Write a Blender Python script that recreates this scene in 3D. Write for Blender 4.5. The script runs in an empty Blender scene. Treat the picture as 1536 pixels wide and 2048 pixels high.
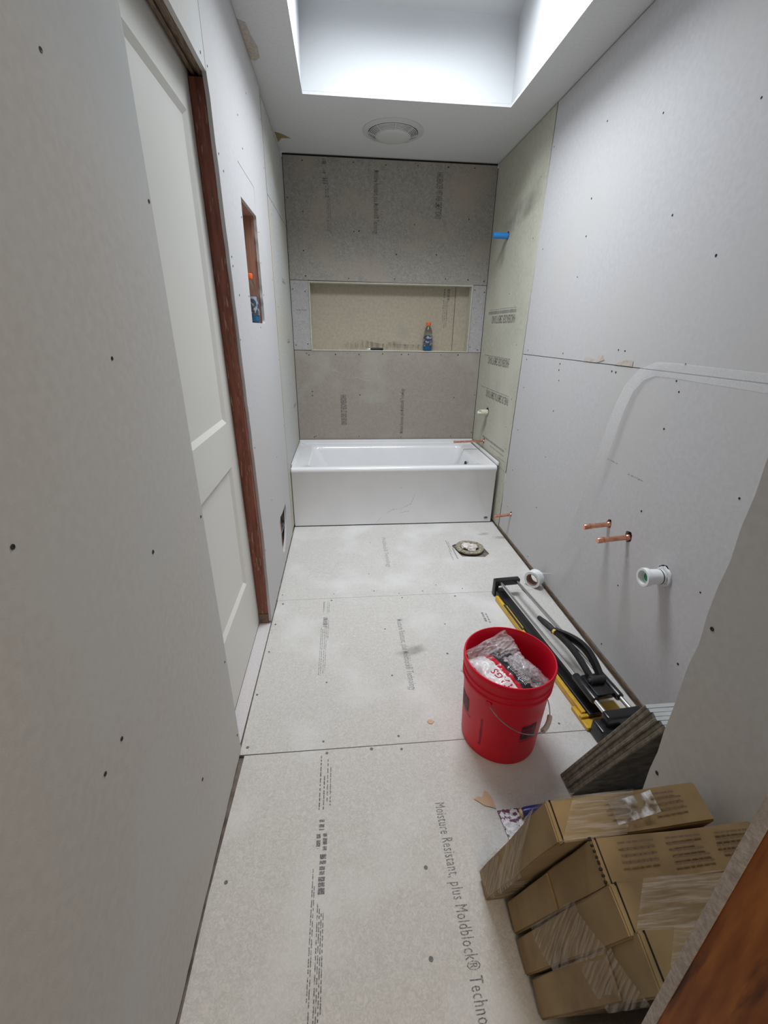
import bpy, bmesh, math, random
from mathutils import Vector, Matrix, Euler, noise
random.seed(7)
R = math.radians
sc = bpy.context.scene
col = sc.collection

# ------------------------------------------------------------------ camera
cam_d = bpy.data.cameras.new('camera'); cam = bpy.data.objects.new('camera', cam_d); col.objects.link(cam)
cam_d.sensor_fit = 'VERTICAL'; cam_d.sensor_height = 36.0; cam_d.lens = 860.07 / 2048 * 36.0
cam_d.clip_start = 0.01
_r = Vector((0.99567604, -0.09168548, 0.01493306)); _u = Vector((0.02203494, 0.38927528, 0.92085787)); _f = Vector((0.09024237, 0.91654707, -0.38961235))
_m = Matrix((( _r.x, _u.x, -_f.x), (_r.y, _u.y, -_f.y), (_r.z, _u.z, -_f.z))).to_4x4()
_m.translation = Vector((0.3826, -2.9839, 1.3775))
cam.matrix_world = _m
sc.camera = cam

# ------------------------------------------------------------------ light
w = bpy.data.worlds.new('overcast_sky'); sc.world = w; w.use_nodes = True
w.node_tree.nodes['Background'].inputs[0].default_value = (0.72, 0.84, 1.0, 1)
w.node_tree.nodes['Background'].inputs[1].default_value = 1.0

def area(name, loc, rot, sx, sy, power, color, spread=180):
    l = bpy.data.lights.new(name, 'AREA'); l.shape = 'RECTANGLE'; l.size = sx; l.size_y = sy
    l.energy = power; l.color = color; l.spread = R(spread)
    o = bpy.data.objects.new(name, l); o.location = loc; o.rotation_euler = rot; col.objects.link(o); return o

# daylight coming in through the roof window at the top of the skylight shaft
ROOF_T = math.atan(0.5)
area('skylight_daylight', (0.7685, -0.71, 2.99), (0, 0, 0), 0.96, 0.60, 29, (0.89, 0.945, 1.0), 132)
# added warm fill light in the unseen hallway behind the doorway
area('hallway_fill_light', (0.55, -3.75, 2.44), (0, 0, 0), 0.5, 0.5, 14, (1.0, 0.84, 0.66))

vs = sc.view_settings
vs.view_transform = 'Standard'; vs.look = 'None'; vs.gamma = 1.0; vs.exposure = 0.25; vs.use_curve_mapping = False

# ------------------------------------------------------------------ materials
MATS = {}
def mat(name, c, c2=None, rough=0.7, metal=0.0, scale=20.0, stretch=(1, 1, 1), fac=(0.35, 0.65), bump=0.0, bscale=None,
        c3=None, scale3=3.0, fac3=(0.45, 0.7), coat=0.0, detail=6.0, spec=0.5, distort=0.0):
    m = bpy.data.materials.new(name); m.use_nodes = True; MATS[name] = m
    nt = m.node_tree; N = nt.nodes; L = nt.links
    b = N['Principled BSDF']
    b.inputs['Roughness'].default_value = rough; b.inputs['Metallic'].default_value = metal
    b.inputs['Coat Weight'].default_value = coat; b.inputs['Specular IOR Level'].default_value = spec
    b.inputs['Base Color'].default_value = (*c, 1)
    if c2 or bump:
        g = N.new('ShaderNodeNewGeometry'); mp = N.new('ShaderNodeMapping'); mp.inputs['Scale'].default_value = stretch
        L.new(g.outputs['Position'], mp.inputs['Vector'])
    if c2:
        n = N.new('ShaderNodeTexNoise'); n.inputs['Scale'].default_value = scale; n.inputs['Detail'].default_value = detail
        n.inputs['Distortion'].default_value = distort
        L.new(mp.outputs[0], n.inputs['Vector'])
        r = N.new('ShaderNodeMapRange'); r.inputs[1].default_value = fac[0]; r.inputs[2].default_value = fac[1]
        L.new(n.outputs['Fac'], r.inputs[0])
        x = N.new('ShaderNodeMix'); x.data_type = 'RGBA'
        x.inputs[6].default_value = (*c, 1); x.inputs[7].default_value = (*c2, 1)
        L.new(r.outputs[0], x.inputs[0]); out = x.outputs[2]
        if c3:
            n3 = N.new('ShaderNodeTexNoise'); n3.inputs['Scale'].default_value = scale3; n3.inputs['Detail'].default_value = 5
            L.new(mp.outputs[0], n3.inputs['Vector'])
            r3 = N.new('ShaderNodeMapRange'); r3.inputs[1].default_value = fac3[0]; r3.inputs[2].default_value = fac3[1]
            L.new(n3.outputs['Fac'], r3.inputs[0])
            x3 = N.new('ShaderNodeMix'); x3.data_type = 'RGBA'; x3.inputs[7].default_value = (*c3, 1)
            L.new(r3.outputs[0], x3.inputs[0]); L.new(out, x3.inputs[6]); out = x3.outputs[2]
        L.new(out, b.inputs['Base Color'])
    if bump:
        nb = N.new('ShaderNodeTexNoise'); nb.inputs['Scale'].default_value = bscale or scale * 4; nb.inputs['Detail'].default_value = 4
        L.new(mp.outputs[0], nb.inputs['Vector'])
        bp = N.new('ShaderNodeBump'); bp.inputs['Strength'].default_value = bump; bp.inputs['Distance'].default_value = 0.002
        L.new(nb.outputs['Fac'], bp.inputs['Height']); L.new(bp.outputs[0], b.inputs['Normal'])
    return m

def veil(name, c, density, scale, fac, rough=0.5, stretch=(1, 1, 1), gloss=0.0, distort=0.0, fade=False):
    """a thin see-through layer: density sets how much of it covers what lies under it, broken up by noise"""
    m = bpy.data.materials.new(name); m.use_nodes = True; MATS[name] = m
    nt = m.node_tree; N = nt.nodes; L = nt.links
    b = N['Principled BSDF']; o = N['Material Output']
    b.inputs['Base Color'].default_value = (*c, 1); b.inputs['Roughness'].default_value = rough
    b.inputs['Specular IOR Level'].default_value = 0.5 + gloss
    g = N.new('ShaderNodeNewGeometry'); mp = N.new('ShaderNodeMapping'); mp.inputs['Scale'].default_value = stretch
    L.new(g.outputs['Position'], mp.inputs['Vector'])
    n = N.new('ShaderNodeTexNoise'); n.inputs['Scale'].default_value = scale; n.inputs['Detail'].default_value = 5
    n.inputs['Distortion'].default_value = distort
    L.new(mp.outputs[0], n.inputs['Vector'])
    r = N.new('ShaderNodeMapRange'); r.inputs[1].default_value = fac[0]; r.inputs[2].default_value = fac[1]
    r.inputs[3].default_value = density[0]; r.inputs[4].default_value = density[1]
    L.new(n.outputs['Fac'], r.inputs[0])
    t = N.new('ShaderNodeBsdfTransparent'); x = N.new('ShaderNodeMixShader'); fo = r.outputs[0]
    if fade:
        at = N.new('ShaderNodeAttribute'); at.attribute_name = 'fade'; ml = N.new('ShaderNodeMath'); ml.operation = 'MULTIPLY'
        L.new(fo, ml.inputs[0]); L.new(at.outputs['Fac'], ml.inputs[1]); fo = ml.outputs[0]
    L.new(fo, x.inputs[0]); L.new(t.outputs[0], x.inputs[1]); L.new(b.outputs[0], x.inputs[2]); L.new(x.outputs[0], o.inputs[0])
    if gloss:
        bp = N.new('ShaderNodeBump'); bp.inputs['Strength'].default_value = 0.9; bp.inputs['Distance'].default_value = 0.004
        L.new(n.outputs['Fac'], bp.inputs['Height']); L.new(bp.outputs[0], b.inputs['Normal'])
    return m

mat('drywall', (0.56, 0.55, 0.555), (0.52, 0.51, 0.515), rough=0.85, scale=60, bump=0.08, bscale=500, c3=(0.54, 0.525, 0.51), scale3=2.0)
mat('drywall_near', (0.57, 0.55, 0.52), (0.53, 0.51, 0.48), rough=0.85, scale=60, bump=0.08, bscale=500, c3=(0.55, 0.56, 0.545), scale3=2.0)
mat('gypsum_edge', (0.58, 0.51, 0.45), (0.40, 0.345, 0.30), rough=0.95, scale=160, bump=0.5, bscale=300)
mat('painted_ceiling', (0.70, 0.70, 0.70), (0.66, 0.66, 0.66), rough=0.9, scale=80, bump=0.12, bscale=350)
mat('shaft_paint', (0.63, 0.64, 0.65), rough=0.7)
mat('floor_board', (0.64, 0.615, 0.58), (0.52, 0.50, 0.468), rough=0.8, scale=105, fac=(0.34, 0.62), bump=0.25, bscale=220,
    c3=(0.68, 0.67, 0.65), scale3=3.2, fac3=(0.5, 0.75), distort=1.6)
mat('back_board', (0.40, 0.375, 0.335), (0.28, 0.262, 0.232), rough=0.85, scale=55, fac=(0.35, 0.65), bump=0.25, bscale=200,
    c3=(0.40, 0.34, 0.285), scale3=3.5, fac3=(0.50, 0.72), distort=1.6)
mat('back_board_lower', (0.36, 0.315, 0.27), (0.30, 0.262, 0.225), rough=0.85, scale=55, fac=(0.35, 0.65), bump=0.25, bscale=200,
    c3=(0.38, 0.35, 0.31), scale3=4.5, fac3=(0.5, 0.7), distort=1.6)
mat('side_board_pale', (0.44, 0.425, 0.42), (0.35, 0.335, 0.33), rough=0.85, scale=60, bump=0.2, bscale=200, distort=1.2)
mat('threshold_board', (0.62, 0.585, 0.585), (0.56, 0.525, 0.52), rough=0.8, scale=120)
mat('niche_board', (0.45, 0.395, 0.305), (0.39, 0.34, 0.262), rough=0.85, scale=50, bump=0.15, bscale=200, c3=(0.37, 0.33, 0.265), scale3=5, fac3=(0.6, 0.8))
mat('green_board', (0.52, 0.51, 0.415), (0.45, 0.44, 0.36), rough=0.85, scale=40, bump=0.15, bscale=200, c3=(0.55, 0.53, 0.45), scale3=3)
mat('alcove_left_board', (0.55, 0.555, 0.54), (0.46, 0.46, 0.445), rough=0.85, scale=60, bump=0.2, bscale=200, c3=(0.50, 0.48, 0.39), scale3=2.5)
mat('cavity', (0.035, 0.028, 0.022), rough=0.95)
mat('subfloor', (0.24, 0.20, 0.17), (0.12, 0.09, 0.07), rough=0.9, scale=30)
mat('red_stud', (0.27, 0.092, 0.060), (0.15, 0.046, 0.030), rough=0.65, scale=14, stretch=(6, 6, 0.5), bump=0.3, bscale=60, c3=(0.42, 0.24, 0.18), scale3=28, fac3=(0.60, 0.68))
mat('header_wood', (0.25, 0.18, 0.12), (0.10, 0.065, 0.045), rough=0.75, scale=60, stretch=(8, 0.5, 4), bump=0.3, bscale=60)
mat('cedar_stud', (0.46, 0.25, 0.18), (0.32, 0.16, 0.11), rough=0.7, scale=18, stretch=(6, 6, 0.35), bump=0.2, bscale=80)
mat('jamb_wood', (0.46, 0.16, 0.030), (0.24, 0.068, 0.012), rough=0.6, scale=10, stretch=(1, 7, 0.9), fac=(0.32, 0.7), bump=0.25, bscale=60, spec=0.2,
    c3=(0.10, 0.03, 0.01), scale3=9, fac3=(0.58, 0.72))
mat('orange_wood', (0.50, 0.24, 0.10), (0.22, 0.09, 0.05), rough=0.8, scale=30, stretch=(1, 1, 0.3))
mat('door_paint', (0.70, 0.69, 0.64), rough=0.45)
mat('tub_enamel', (0.82, 0.82, 0.83), (0.79, 0.79, 0.80), rough=0.12, scale=6, coat=0.5)
mat('tub_scuff', (0.45, 0.44, 0.43), rough=0.8)
mat('chrome', (0.78, 0.78, 0.79), rough=0.16, metal=1.0)
mat('steel_dull', (0.45, 0.45, 0.46), (0.30, 0.30, 0.31), rough=0.42, metal=1.0, scale=40)
mat('copper', (0.83, 0.42, 0.28), (0.62, 0.27, 0.17), rough=0.28, metal=1.0, scale=60)
mat('blue_pex', (0.03, 0.26, 0.68), rough=0.35)
mat('white_plastic', (0.82, 0.83, 0.83), rough=0.35)
mat('cream_plastic', (0.62, 0.59, 0.46), rough=0.45)
mat('green_plug', (0.02, 0.30, 0.13), rough=0.5)
mat('fan_plastic', (0.60, 0.60, 0.585), rough=0.5)
mat('screw_dark', (0.02, 0.019, 0.018), rough=0.6, metal=0.3)
mat('screw_grey', (0.16, 0.155, 0.15), rough=0.6, metal=0.4)
mat('black_plastic', (0.009, 0.009, 0.010), (0.018, 0.018, 0.019), rough=0.26, scale=30)
mat('black_rubber', (0.013, 0.013, 0.014), (0.03, 0.03, 0.031), rough=0.55, scale=40)
mat('yellow_metal', (0.70, 0.42, 0.03), (0.48, 0.28, 0.03), rough=0.4, scale=30, fac=(0.5, 0.75))
mat('yellow_bright', (0.85, 0.58, 0.10), rough=0.4)
mat('bucket_red', (0.72, 0.006, 0.030), (0.64, 0.005, 0.025), rough=0.42, scale=8, spec=0.3)
mat('ink_black', (0.02, 0.016, 0.02), rough=0.5)
mat('tile_edge', (0.30, 0.265, 0.21), (0.15, 0.13, 0.10), rough=0.85, scale=60, stretch=(1, 1, 1))
mat('tile_face', (0.60, 0.61, 0.60), (0.50, 0.51, 0.50), rough=0.35, scale=30)
mat('tile_back', (0.20, 0.185, 0.16), (0.10, 0.095, 0.085), rough=0.9, scale=30, bump=0.4, bscale=120)
mat('cardboard', (0.30, 0.195, 0.085), (0.22, 0.138, 0.062), rough=0.8, scale=18, bump=0.3, bscale=60, c3=(0.34, 0.235, 0.105), scale3=5)
mat('cardboard_core', (0.30, 0.19, 0.14), rough=0.9)
mat('cardboard_scrap', (0.60, 0.42, 0.29), rough=0.9)
mat('cardboard_print', (0.17, 0.105, 0.06), rough=0.85)
mat('dark_gap', (0.02, 0.014, 0.01), rough=0.9)
mat('knife_blue', (0.022, 0.028, 0.17), rough=0.3)
mat('knife_yellow', (0.62, 0.47, 0.20), rough=0.4)
mat('blade_steel', (0.62, 0.60, 0.62), (0.10, 0.02, 0.06), rough=0.5, metal=0.2, scale=90, fac=(0.46, 0.54))
mat('plaster', (0.78, 0.77, 0.76), (0.60, 0.60, 0.62), rough=0.8, scale=70, bump=0.6, bscale=120)
mat('flange_iron', (0.40, 0.37, 0.28), (0.18, 0.15, 0.10), rough=0.8, scale=60, bump=0.5, bscale=120)
mat('rag', (0.80, 0.76, 0.72), (0.55, 0.47, 0.42), rough=0.9, scale=50, bump=0.5)
mat('orange_cap', (0.80, 0.13, 0.02), rough=0.4)
mat('blue_drink', (0.01, 0.16, 0.34), rough=0.15)
mat('bottle_label', (0.045, 0.055, 0.075), (0.30, 0.36, 0.42), rough=0.4, scale=60, fac=(0.5, 0.58))
mat('stained_paper', (0.38, 0.29, 0.12), (0.25, 0.19, 0.08), rough=0.9, scale=30)
mat('torn_paper', (0.58, 0.51, 0.46), (0.46, 0.39, 0.34), rough=0.95, scale=60)
mat('duct_metal', (0.50, 0.50, 0.52), (0.30, 0.30, 0.32), rough=0.35, metal=0.9, scale=30)
mat('bag_white', (0.80, 0.78, 0.78), (0.66, 0.63, 0.64), rough=0.35, scale=70, fac=(0.4, 0.6), bump=0.4, bscale=60)
mat('bag_black', (0.012, 0.012, 0.015), (0.03, 0.03, 0.035), rough=0.22, scale=30, bump=0.35, bscale=60)
mat('bag_red', (0.50, 0.01, 0.03), rough=0.25)
mat('fill_lamp_diffuser', (0.9, 0.88, 0.82), rough=0.5)
mat('hall_paint', (0.55, 0.52, 0.47), rough=0.8)
mat('hall_floor', (0.30, 0.24, 0.18), rough=0.7)
mat('roof_felt', (0.10, 0.10, 0.10), rough=0.9)

def glassy(name, c, rough=0.03):
    m = bpy.data.materials.new(name); m.use_nodes = True; MATS[name] = m
    b = m.node_tree.nodes['Principled BSDF']
    b.inputs['Base Color'].default_value = (*c, 1); b.inputs['Roughness'].default_value = rough
    b.inputs['Transmission Weight'].default_value = 1.0; b.inputs['IOR'].default_value = 1.3
    return m
glassy('clear_plastic', (0.93, 0.95, 0.96))
glassy('skylight_glass', (0.95, 0.97, 1.0))
veil('print_ink', (0.07, 0.065, 0.07), (0.20, 0.80), 260, (0.35, 0.6))
veil('print_faint', (0.15, 0.15, 0.16), (0.15, 0.7), 200, (0.35, 0.65))
veil('smear', (0.22, 0.215, 0.20), (0.05, 0.34), 9, (0.36, 0.70), fade=True)
veil('water_mark', (0.13, 0.11, 0.08), (0.0, 0.35), 30, (0.40, 0.65), stretch=(3, 1, 0.35), fade=True)
veil('pale_smear', (0.82, 0.82, 0.80), (0.0, 0.45), 25, (0.40, 0.65), distort=0.8, fade=True)
veil('scratch', (0.80, 0.79, 0.77), (0.03, 0.32), 150, (0.4, 0.6))
veil('pencil', (0.30, 0.29, 0.29), (0.0, 0.7), 150, (0.4, 0.6))
veil('mesh_tape', (0.92, 0.93, 0.94), (0.28, 0.48), 700, (0.4, 0.6), rough=0.6)
veil('stretch_film', (0.62, 0.54, 0.45), (0.05, 0.42), 9, (0.38, 0.68), rough=0.25, stretch=(2.0, 24.0, 1.2), gloss=0.2, distort=0.15)
veil('clear_bag', (0.86, 0.82, 0.84), (0.16, 0.40), 10, (0.40, 0.62), rough=0.14, gloss=0.1)
veil('packing_tape', (0.88, 0.88, 0.88), (0.05, 0.95), 28, (0.40, 0.55), rough=0.08, gloss=0.5)

# ------------------------------------------------------------------ building helpers
class MB:
    def __init__(s): s.bm = bmesh.new()
    def box(s, a, b, M=None):
        ret = bmesh.ops.create_cube(s.bm, size=1.0)
        c = [(a[i] + b[i]) / 2 for i in range(3)]; d = [abs(b[i] - a[i]) for i in range(3)]
        for v in ret['verts']:
            p = Vector((c[0] + v.co.x * d[0], c[1] + v.co.y * d[1], c[2] + v.co.z * d[2]))
            v.co = M @ p if M else p
        return ret['verts']
    def rings(s, rings, closed=True, cap0=True, cap1=True):
        vs_ = [[s.bm.verts.new(p) for p in r] for r in rings]
        n = len(rings[0])
        for i in range(len(vs_) - 1):
            for j in range(n if closed else n - 1):
                k = (j + 1) % n
                s.bm.faces.new((vs_[i][j], vs_[i][k], vs_[i + 1][k], vs_[i + 1][j]))
        if cap0 and closed: s.bm.faces.new(list(reversed(vs_[0])))
        if cap1 and closed: s.bm.faces.new(vs_[-1])
        return vs_
    def cyl(s, p0, p1, r0, r1=None, seg=20, caps=True):
        p0 = Vector(p0); p1 = Vector(p1); r1 = r0 if r1 is None else r1
        q = (p1 - p0).to_track_quat('Z', 'Y')
        def ring(p, r): return [p + q @ Vector((r * math.cos(2 * math.pi * k / seg), r * math.sin(2 * math.pi * k / seg), 0)) for k in range(seg)]
        s.rings([ring(p0, r0), ring(p1, r1)], cap0=caps, cap1=caps)
    def lathe(s, prof, origin=(0, 0, 0), axis=(0, 0, 1), seg=40, cap0=False, cap1=False):
        o = Vector(origin); q = Vector(axis).normalized().to_track_quat('Z', 'Y')
        s.rings([[o + q @ Vector((r * math.cos(2 * math.pi * k / seg), r * math.sin(2 * math.pi * k / seg), z)) for k in range(seg)] for r, z in prof], cap0=cap0, cap1=cap1)
    def tube(s, pts, r, seg=10, caps=True):
        pts = [Vector(p) for p in pts]; rr = r if isinstance(r, (list, tuple)) else [r] * len(pts)
        rings = []; prev = None
        for i, p in enumerate(pts):
            t = (pts[min(i + 1, len(pts) - 1)] - pts[max(i - 1, 0)]).normalized()
            if prev is None: a = t.orthogonal().normalized()
            else: a = (prev - t * prev.dot(t)).normalized()
            prev = a; b = t.cross(a)
            rings.append([p + (a * math.cos(2 * math.pi * k / seg) + b * math.sin(2 * math.pi * k / seg)) * rr[i] for k in range(seg)])
        s.rings(rings, cap0=caps, cap1=caps)
    def grid(s, fn, nu, nv):
        g = [[s.bm.verts.new(fn(i / nu, j / nv)) for j in range(nv + 1)] for i in range(nu + 1)]
        for i in range(nu):
            for j in range(nv):
                s.bm.faces.new((g[i][j], g[i + 1][j], g[i + 1][j + 1], g[i][j + 1]))
        return g
    def poly(s, pts, n=None, t=0.0):
        vs_ = [s.bm.verts.new(p) for p in pts]; f = s.bm.faces.new(vs_)
        if n is not None and t:
            r = bmesh.ops.extrude_face_region(s.bm, geom=[f])
            for v in r['geom']:
                if isinstance(v, bmesh.types.BMVert): v.co += Vector(n) * t
    def bevel(s, w_, seg=2, angle=35):
        e = [x for x in s.bm.edges if len(x.link_faces) == 2 and x.calc_face_angle(0) > R(angle)]
        if e: bmesh.ops.bevel(s.bm, geom=e, offset=w_, segments=seg, profile=0.6, affect='EDGES', clamp_overlap=True)
    def build(s, name, m, parent=None, smooth=False, label=None, local=False, keep=True):
        bmesh.ops.recalc_face_normals(s.bm, faces=s.bm.faces[:])
        me = bpy.data.meshes.new(name); s.bm.to_mesh(me); s.bm.free()
        return link(name, me, m, parent, smooth, label, local)

def link(name, me, m, parent=None, smooth=False, label=None, local=False):
    for x in (m if isinstance(m, (list, tuple)) else [m]): me.materials.append(MATS[x])
    if smooth:
        me.shade_smooth()
        try: me.set_sharp_from_angle(angle=R(38))
        except Exception: pass
    o = bpy.data.objects.new(name, me); col.objects.link(o)
    if parent:
        o.parent = parent
        if not local: o.matrix_parent_inverse = world_of(parent).inverted()
    if label: o['label'] = label
    return o
def world_of(o):
    m = Matrix.LocRotScale(o.location, o.rotation_euler, o.scale)
    return (world_of(o.parent) @ o.matrix_parent_inverse @ m) if o.parent else m
def thing(name, label, cat, loc=(0, 0, 0), rot=(0, 0, 0), group=None):
    o = bpy.data.objects.new(name, None); o.location = loc; o.rotation_euler = rot; o.empty_display_size = 0.05; col.objects.link(o)
    o['label'] = label; o['category'] = cat
    if group: o['group'] = group
    return o
def tag(o, label, cat, group=None):
    o['label'] = label; o['category'] = cat
    if group: o['group'] = group
    return o
def struct(o): o['kind'] = 'structure'; return o

def frame(o, u, v):
    """matrix that maps local x, y, z onto u, v, u x v at o"""
    u = Vector(u).normalized(); v = Vector(v).normalized(); n = u.cross(v)
    return Matrix(((u.x, v.x, n.x, o[0]), (u.y, v.y, n.y, o[1]), (u.z, v.z, n.z, o[2]), (0, 0, 0, 1)))
def sheet(name, loops, F, t, m, parent=None, label=None, front=0.0):
    """a board: polygon (first loop) with holes, its front face on the plane of F, t thick behind it"""
    cu = bpy.data.curves.new(name, 'CURVE'); cu.dimensions = '2D'; cu.fill_mode = 'BOTH'; cu.extrude = t / 2
    for lp in loops:
        sp = cu.splines.new('POLY'); sp.points.add(len(lp) - 1); sp.use_cyclic_u = True
        for i, p in enumerate(lp): sp.points[i].co = (p[0], p[1], 0, 1)
    tmp = bpy.data.objects.new(name, cu); col.objects.link(tmp)
    me = bpy.data.meshes.new_from_object(tmp.evaluated_get(bpy.context.evaluated_depsgraph_get()))
    bpy.data.objects.remove(tmp); bpy.data.curves.remove(cu)
    me.name = name; me.materials.clear()
    me.transform(F @ Matrix.Translation((0, 0, front - t / 2)))
    return link(name, me, m, parent, label=label)
def jag(p0, p1, n, a, rnd):
    """a rough cut from p0 to p1"""
    out = []
    for i in range(n):
        f = i / n; x = p0[0] + (p1[0] - p0[0]) * f; y = p0[1] + (p1[1] - p0[1]) * f
        if i: x += rnd.uniform(-a, a) * (0.6 if abs(p1[0] - p0[0]) > abs(p1[1] - p0[1]) else 1); y += rnd.uniform(-a, a) * 0.5
        out.append((x, y))
    return out
def text(body, F, h, m, parent, name='printed_text', sx=1.0, bend=None, spacing=1.0, off=0.0007, bold=0.0):
    cu = bpy.data.curves.new(name, 'FONT'); cu.body = body; cu.size = 1.0; cu.space_character = spacing; cu.offset = bold
    cu.resolution_u = 2
    tmp = bpy.data.objects.new(name, cu); col.objects.link(tmp)
    me = bpy.data.meshes.new_from_object(tmp.evaluated_get(bpy.context.evaluated_depsgraph_get()))
    bpy.data.objects.remove(tmp); bpy.data.curves.remove(cu)
    me.materials.clear()
    me.transform(Matrix.Diagonal((h * 1.35 * sx, h * 1.35, 1, 1)))
    if bend:
        for v in me.vertices: v.co = bend(v.co.x, v.co.y)
    else: me.transform(F @ Matrix.Translation((0, 0, off)))
    return link(name, me, m, parent)
def bars(F, rows, m, parent, name='fine_print', off=0.0006):
    """rows of tiny unreadable print: (x0, x1, y, height)"""
    mb = MB(); rnd = random.Random(len(rows) * 13)
    for x0, x1, y, h in rows:
        x = x0
        while x < x1:
            l = rnd.uniform(0.006, 0.02); e = min(x + l, x1)
            mb.poly([F @ Vector(p) for p in ((x, y, off), (e, y, off), (e, y + h, off), (x, y + h, off))])
            x = e + rnd.uniform(0.002, 0.006)
    o = mb.build(name, m, parent); o['kind'] = 'stuff'; return o

# one screw head mesh for all boards (axis +z)
def screw_mesh(name, r, m):
    b = MB(); b.lathe([(r, 0.0), (r * 0.9, 0.0006), (r * 0.45, 0.0003), (0.0004, -0.0002)], seg=10, cap0=False, cap1=True)
    bmesh.ops.recalc_face_normals(b.bm, faces=b.bm.faces[:])
    me = bpy.data.meshes.new(name); b.bm.to_mesh(me); b.bm.free(); me.materials.append(MATS[m]); return me
SCREW = screw_mesh('screw', 0.0042, 'screw_dark'); SCREW_G = screw_mesh('screw', 0.0050, 'screw_grey')
def screws(panel, F, pts, me=SCREW, s=1.0):
    for p in pts:
        o = bpy.data.objects.new('screw', me); col.objects.link(o); o.parent = panel
        k = s * random.uniform(0.8, 1.15)
        o.matrix_local = F @ Matrix.Translation((p[0], p[1], 0.0004)) @ Matrix.Diagonal((k, k, 1, 1))
def patch(F, pts, m, parent, name, off=0.0005):
    """a flat mark on a board, its outline roughened"""
    mb = MB(); c = Vector((sum(p[0] for p in pts) / len(pts), sum(p[1] for p in pts) / len(pts)))
    out = []
    for i in range(len(pts)):
        a, b = Vector(pts[i]), Vector(pts[(i + 1) % len(pts)]); out += [a, (a + b) / 2]
    fade = []
    def ring(k, f):
        r_ = [mb.bm.verts.new(F @ Vector((*(c + (p - c) * k), off))) for p in out]; fade.extend([f] * len(r_)); return r_
    r0, r1 = ring(1, 0.0), ring(0.5, 1.0); mid_ = mb.bm.verts.new(F @ Vector((*c, off))); fade.append(1.0); n = len(out)
    for i in range(n):
        mb.bm.faces.new((r0[i], r0[(i + 1) % n], r1[(i + 1) % n], r1[i])); mb.bm.faces.new((r1[i], r1[(i + 1) % n], mid_))
    o = mb.build(name, m, parent); at = o.data.attributes.new('fade', 'FLOAT', 'POINT')
    for i, f in enumerate(fade): at.data[i].value = f
    return o

W = 1.547; H = 2.5; YB = 0.773; YD = -2.753; XJ = 0.765; T = 0.0127
FL = frame((0, 0, 0), (0, 1, 0), (0, 0, 1))            # left wall: local (y, z), normal +x
FR = frame((W, 0, 0), (0, -1, 0), (0, 0, 1))           # right wall: local (-y, z), normal -x
FB = frame((0, YB, 0), (1, 0, 0), (0, 0, 1))           # back wall: local (x, z), normal -y
FF = frame((0, 0, 0), (1, 0, 0), (0, 1, 0))            # floor: local (x, y), normal +z
rr = random.Random(3)

# ------------------------------------------------------------------ floor
fl = MB(); fl.box((-0.13, YD - 0.01, -0.03), (W + 0.05, YB + 0.1, -0.011)); floor = struct(fl.build('floor', 'subfloor'))
def rect(x0, y0, x1, y1): return [(x0, y0), (x1, y0), (x1, y1), (x0, y1)]
b1 = sheet('cement_board', [[(0.002, -0.9535), (1.531, -0.9465), (1.533, 0.01), (0.004, 0.008)],
                            [(1.128, -0.36), (1.118, -0.375), (1.150, -0.528), (1.30, -0.545), (1.345, -0.50), (1.330, -0.40), (1.30, -0.335), (1.2, -0.32)]], FF, 0.008, 'floor_board', floor)
b2 = sheet('cement_board', [jag((0.001, -1.134), (0.004, -0.955), 4, 0.002, rr) + [(0.004, -0.955), (1.531, -0.948), (1.530, -1.8865), (-0.004, -1.8895), (-0.004, -1.77)]], FF, 0.008, 'floor_board', floor)
b3 = sheet('cement_board', [[(0.014, -1.8935), (1.530, -1.889), (1.530, YD - 0.0), (0.006, YD - 0.0), (0.002, -2.3)]], FF, 0.008, 'floor_board', floor)
th = sheet('threshold_strip', [[(-0.062, -1.90), (-0.011, -1.90), (-0.004, -1.136), (-0.062, -1.136)]], FF, 0.008, 'threshold_board', floor)
screws(b1, FF, [(0.553, -0.286), (0.520, -0.709), (0.538, -0.897), (0.678, -0.93), (0.816, -0.916), (1.053, -0.906), (0.906, -0.859), (0.023, -0.901), (0.31, -0.911)], SCREW_G, 0.8)
screws(b2, FF, [(0.009, -1.619), (0.289, -1.574), (0.286, -1.858), (0.561, -1.857), (0.018, -1.861), (0.569, -1.24), (0.570, -1.555), (0.298, -0.974), (0.036, -0.989),
                (0.02, -1.164), (0.019, -1.366), (0.991, -0.979), (0.878, -1.223), (0.841, -1.438), (1.181, -1.851), (0.968, -1.795), (0.69, -0.975)], SCREW_G)
screws(b3, FF, [(0.3, -1.906), (0.458, -1.902), (0.565, -1.911), (0.585, -2.282), (0.563, -2.47), (0.041, -2.271), (0.298, -2.23)], SCREW_G, 1.1)
FT = lambda x, y: frame((x, y, 0), (0, -1, 0), (1, 0, 0))
text('Moisture Resistant, plus Moldblock\u00ae Technology', FT(0.645, -2.108), 0.034, 'print_ink', b3, sx=0.50, spacing=1.12)
text('Moisture Resistant, plus Moldblock\u00ae Technology', FT(0.636, -1.165), 0.032, 'print_faint', b2, sx=0.50, spacing=1.1, bold=0.01)
text('Moldblock\u00ae Technology', FT(0.640, -0.215), 0.030, 'print_faint', b1, sx=0.95, spacing=1.1)
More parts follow.
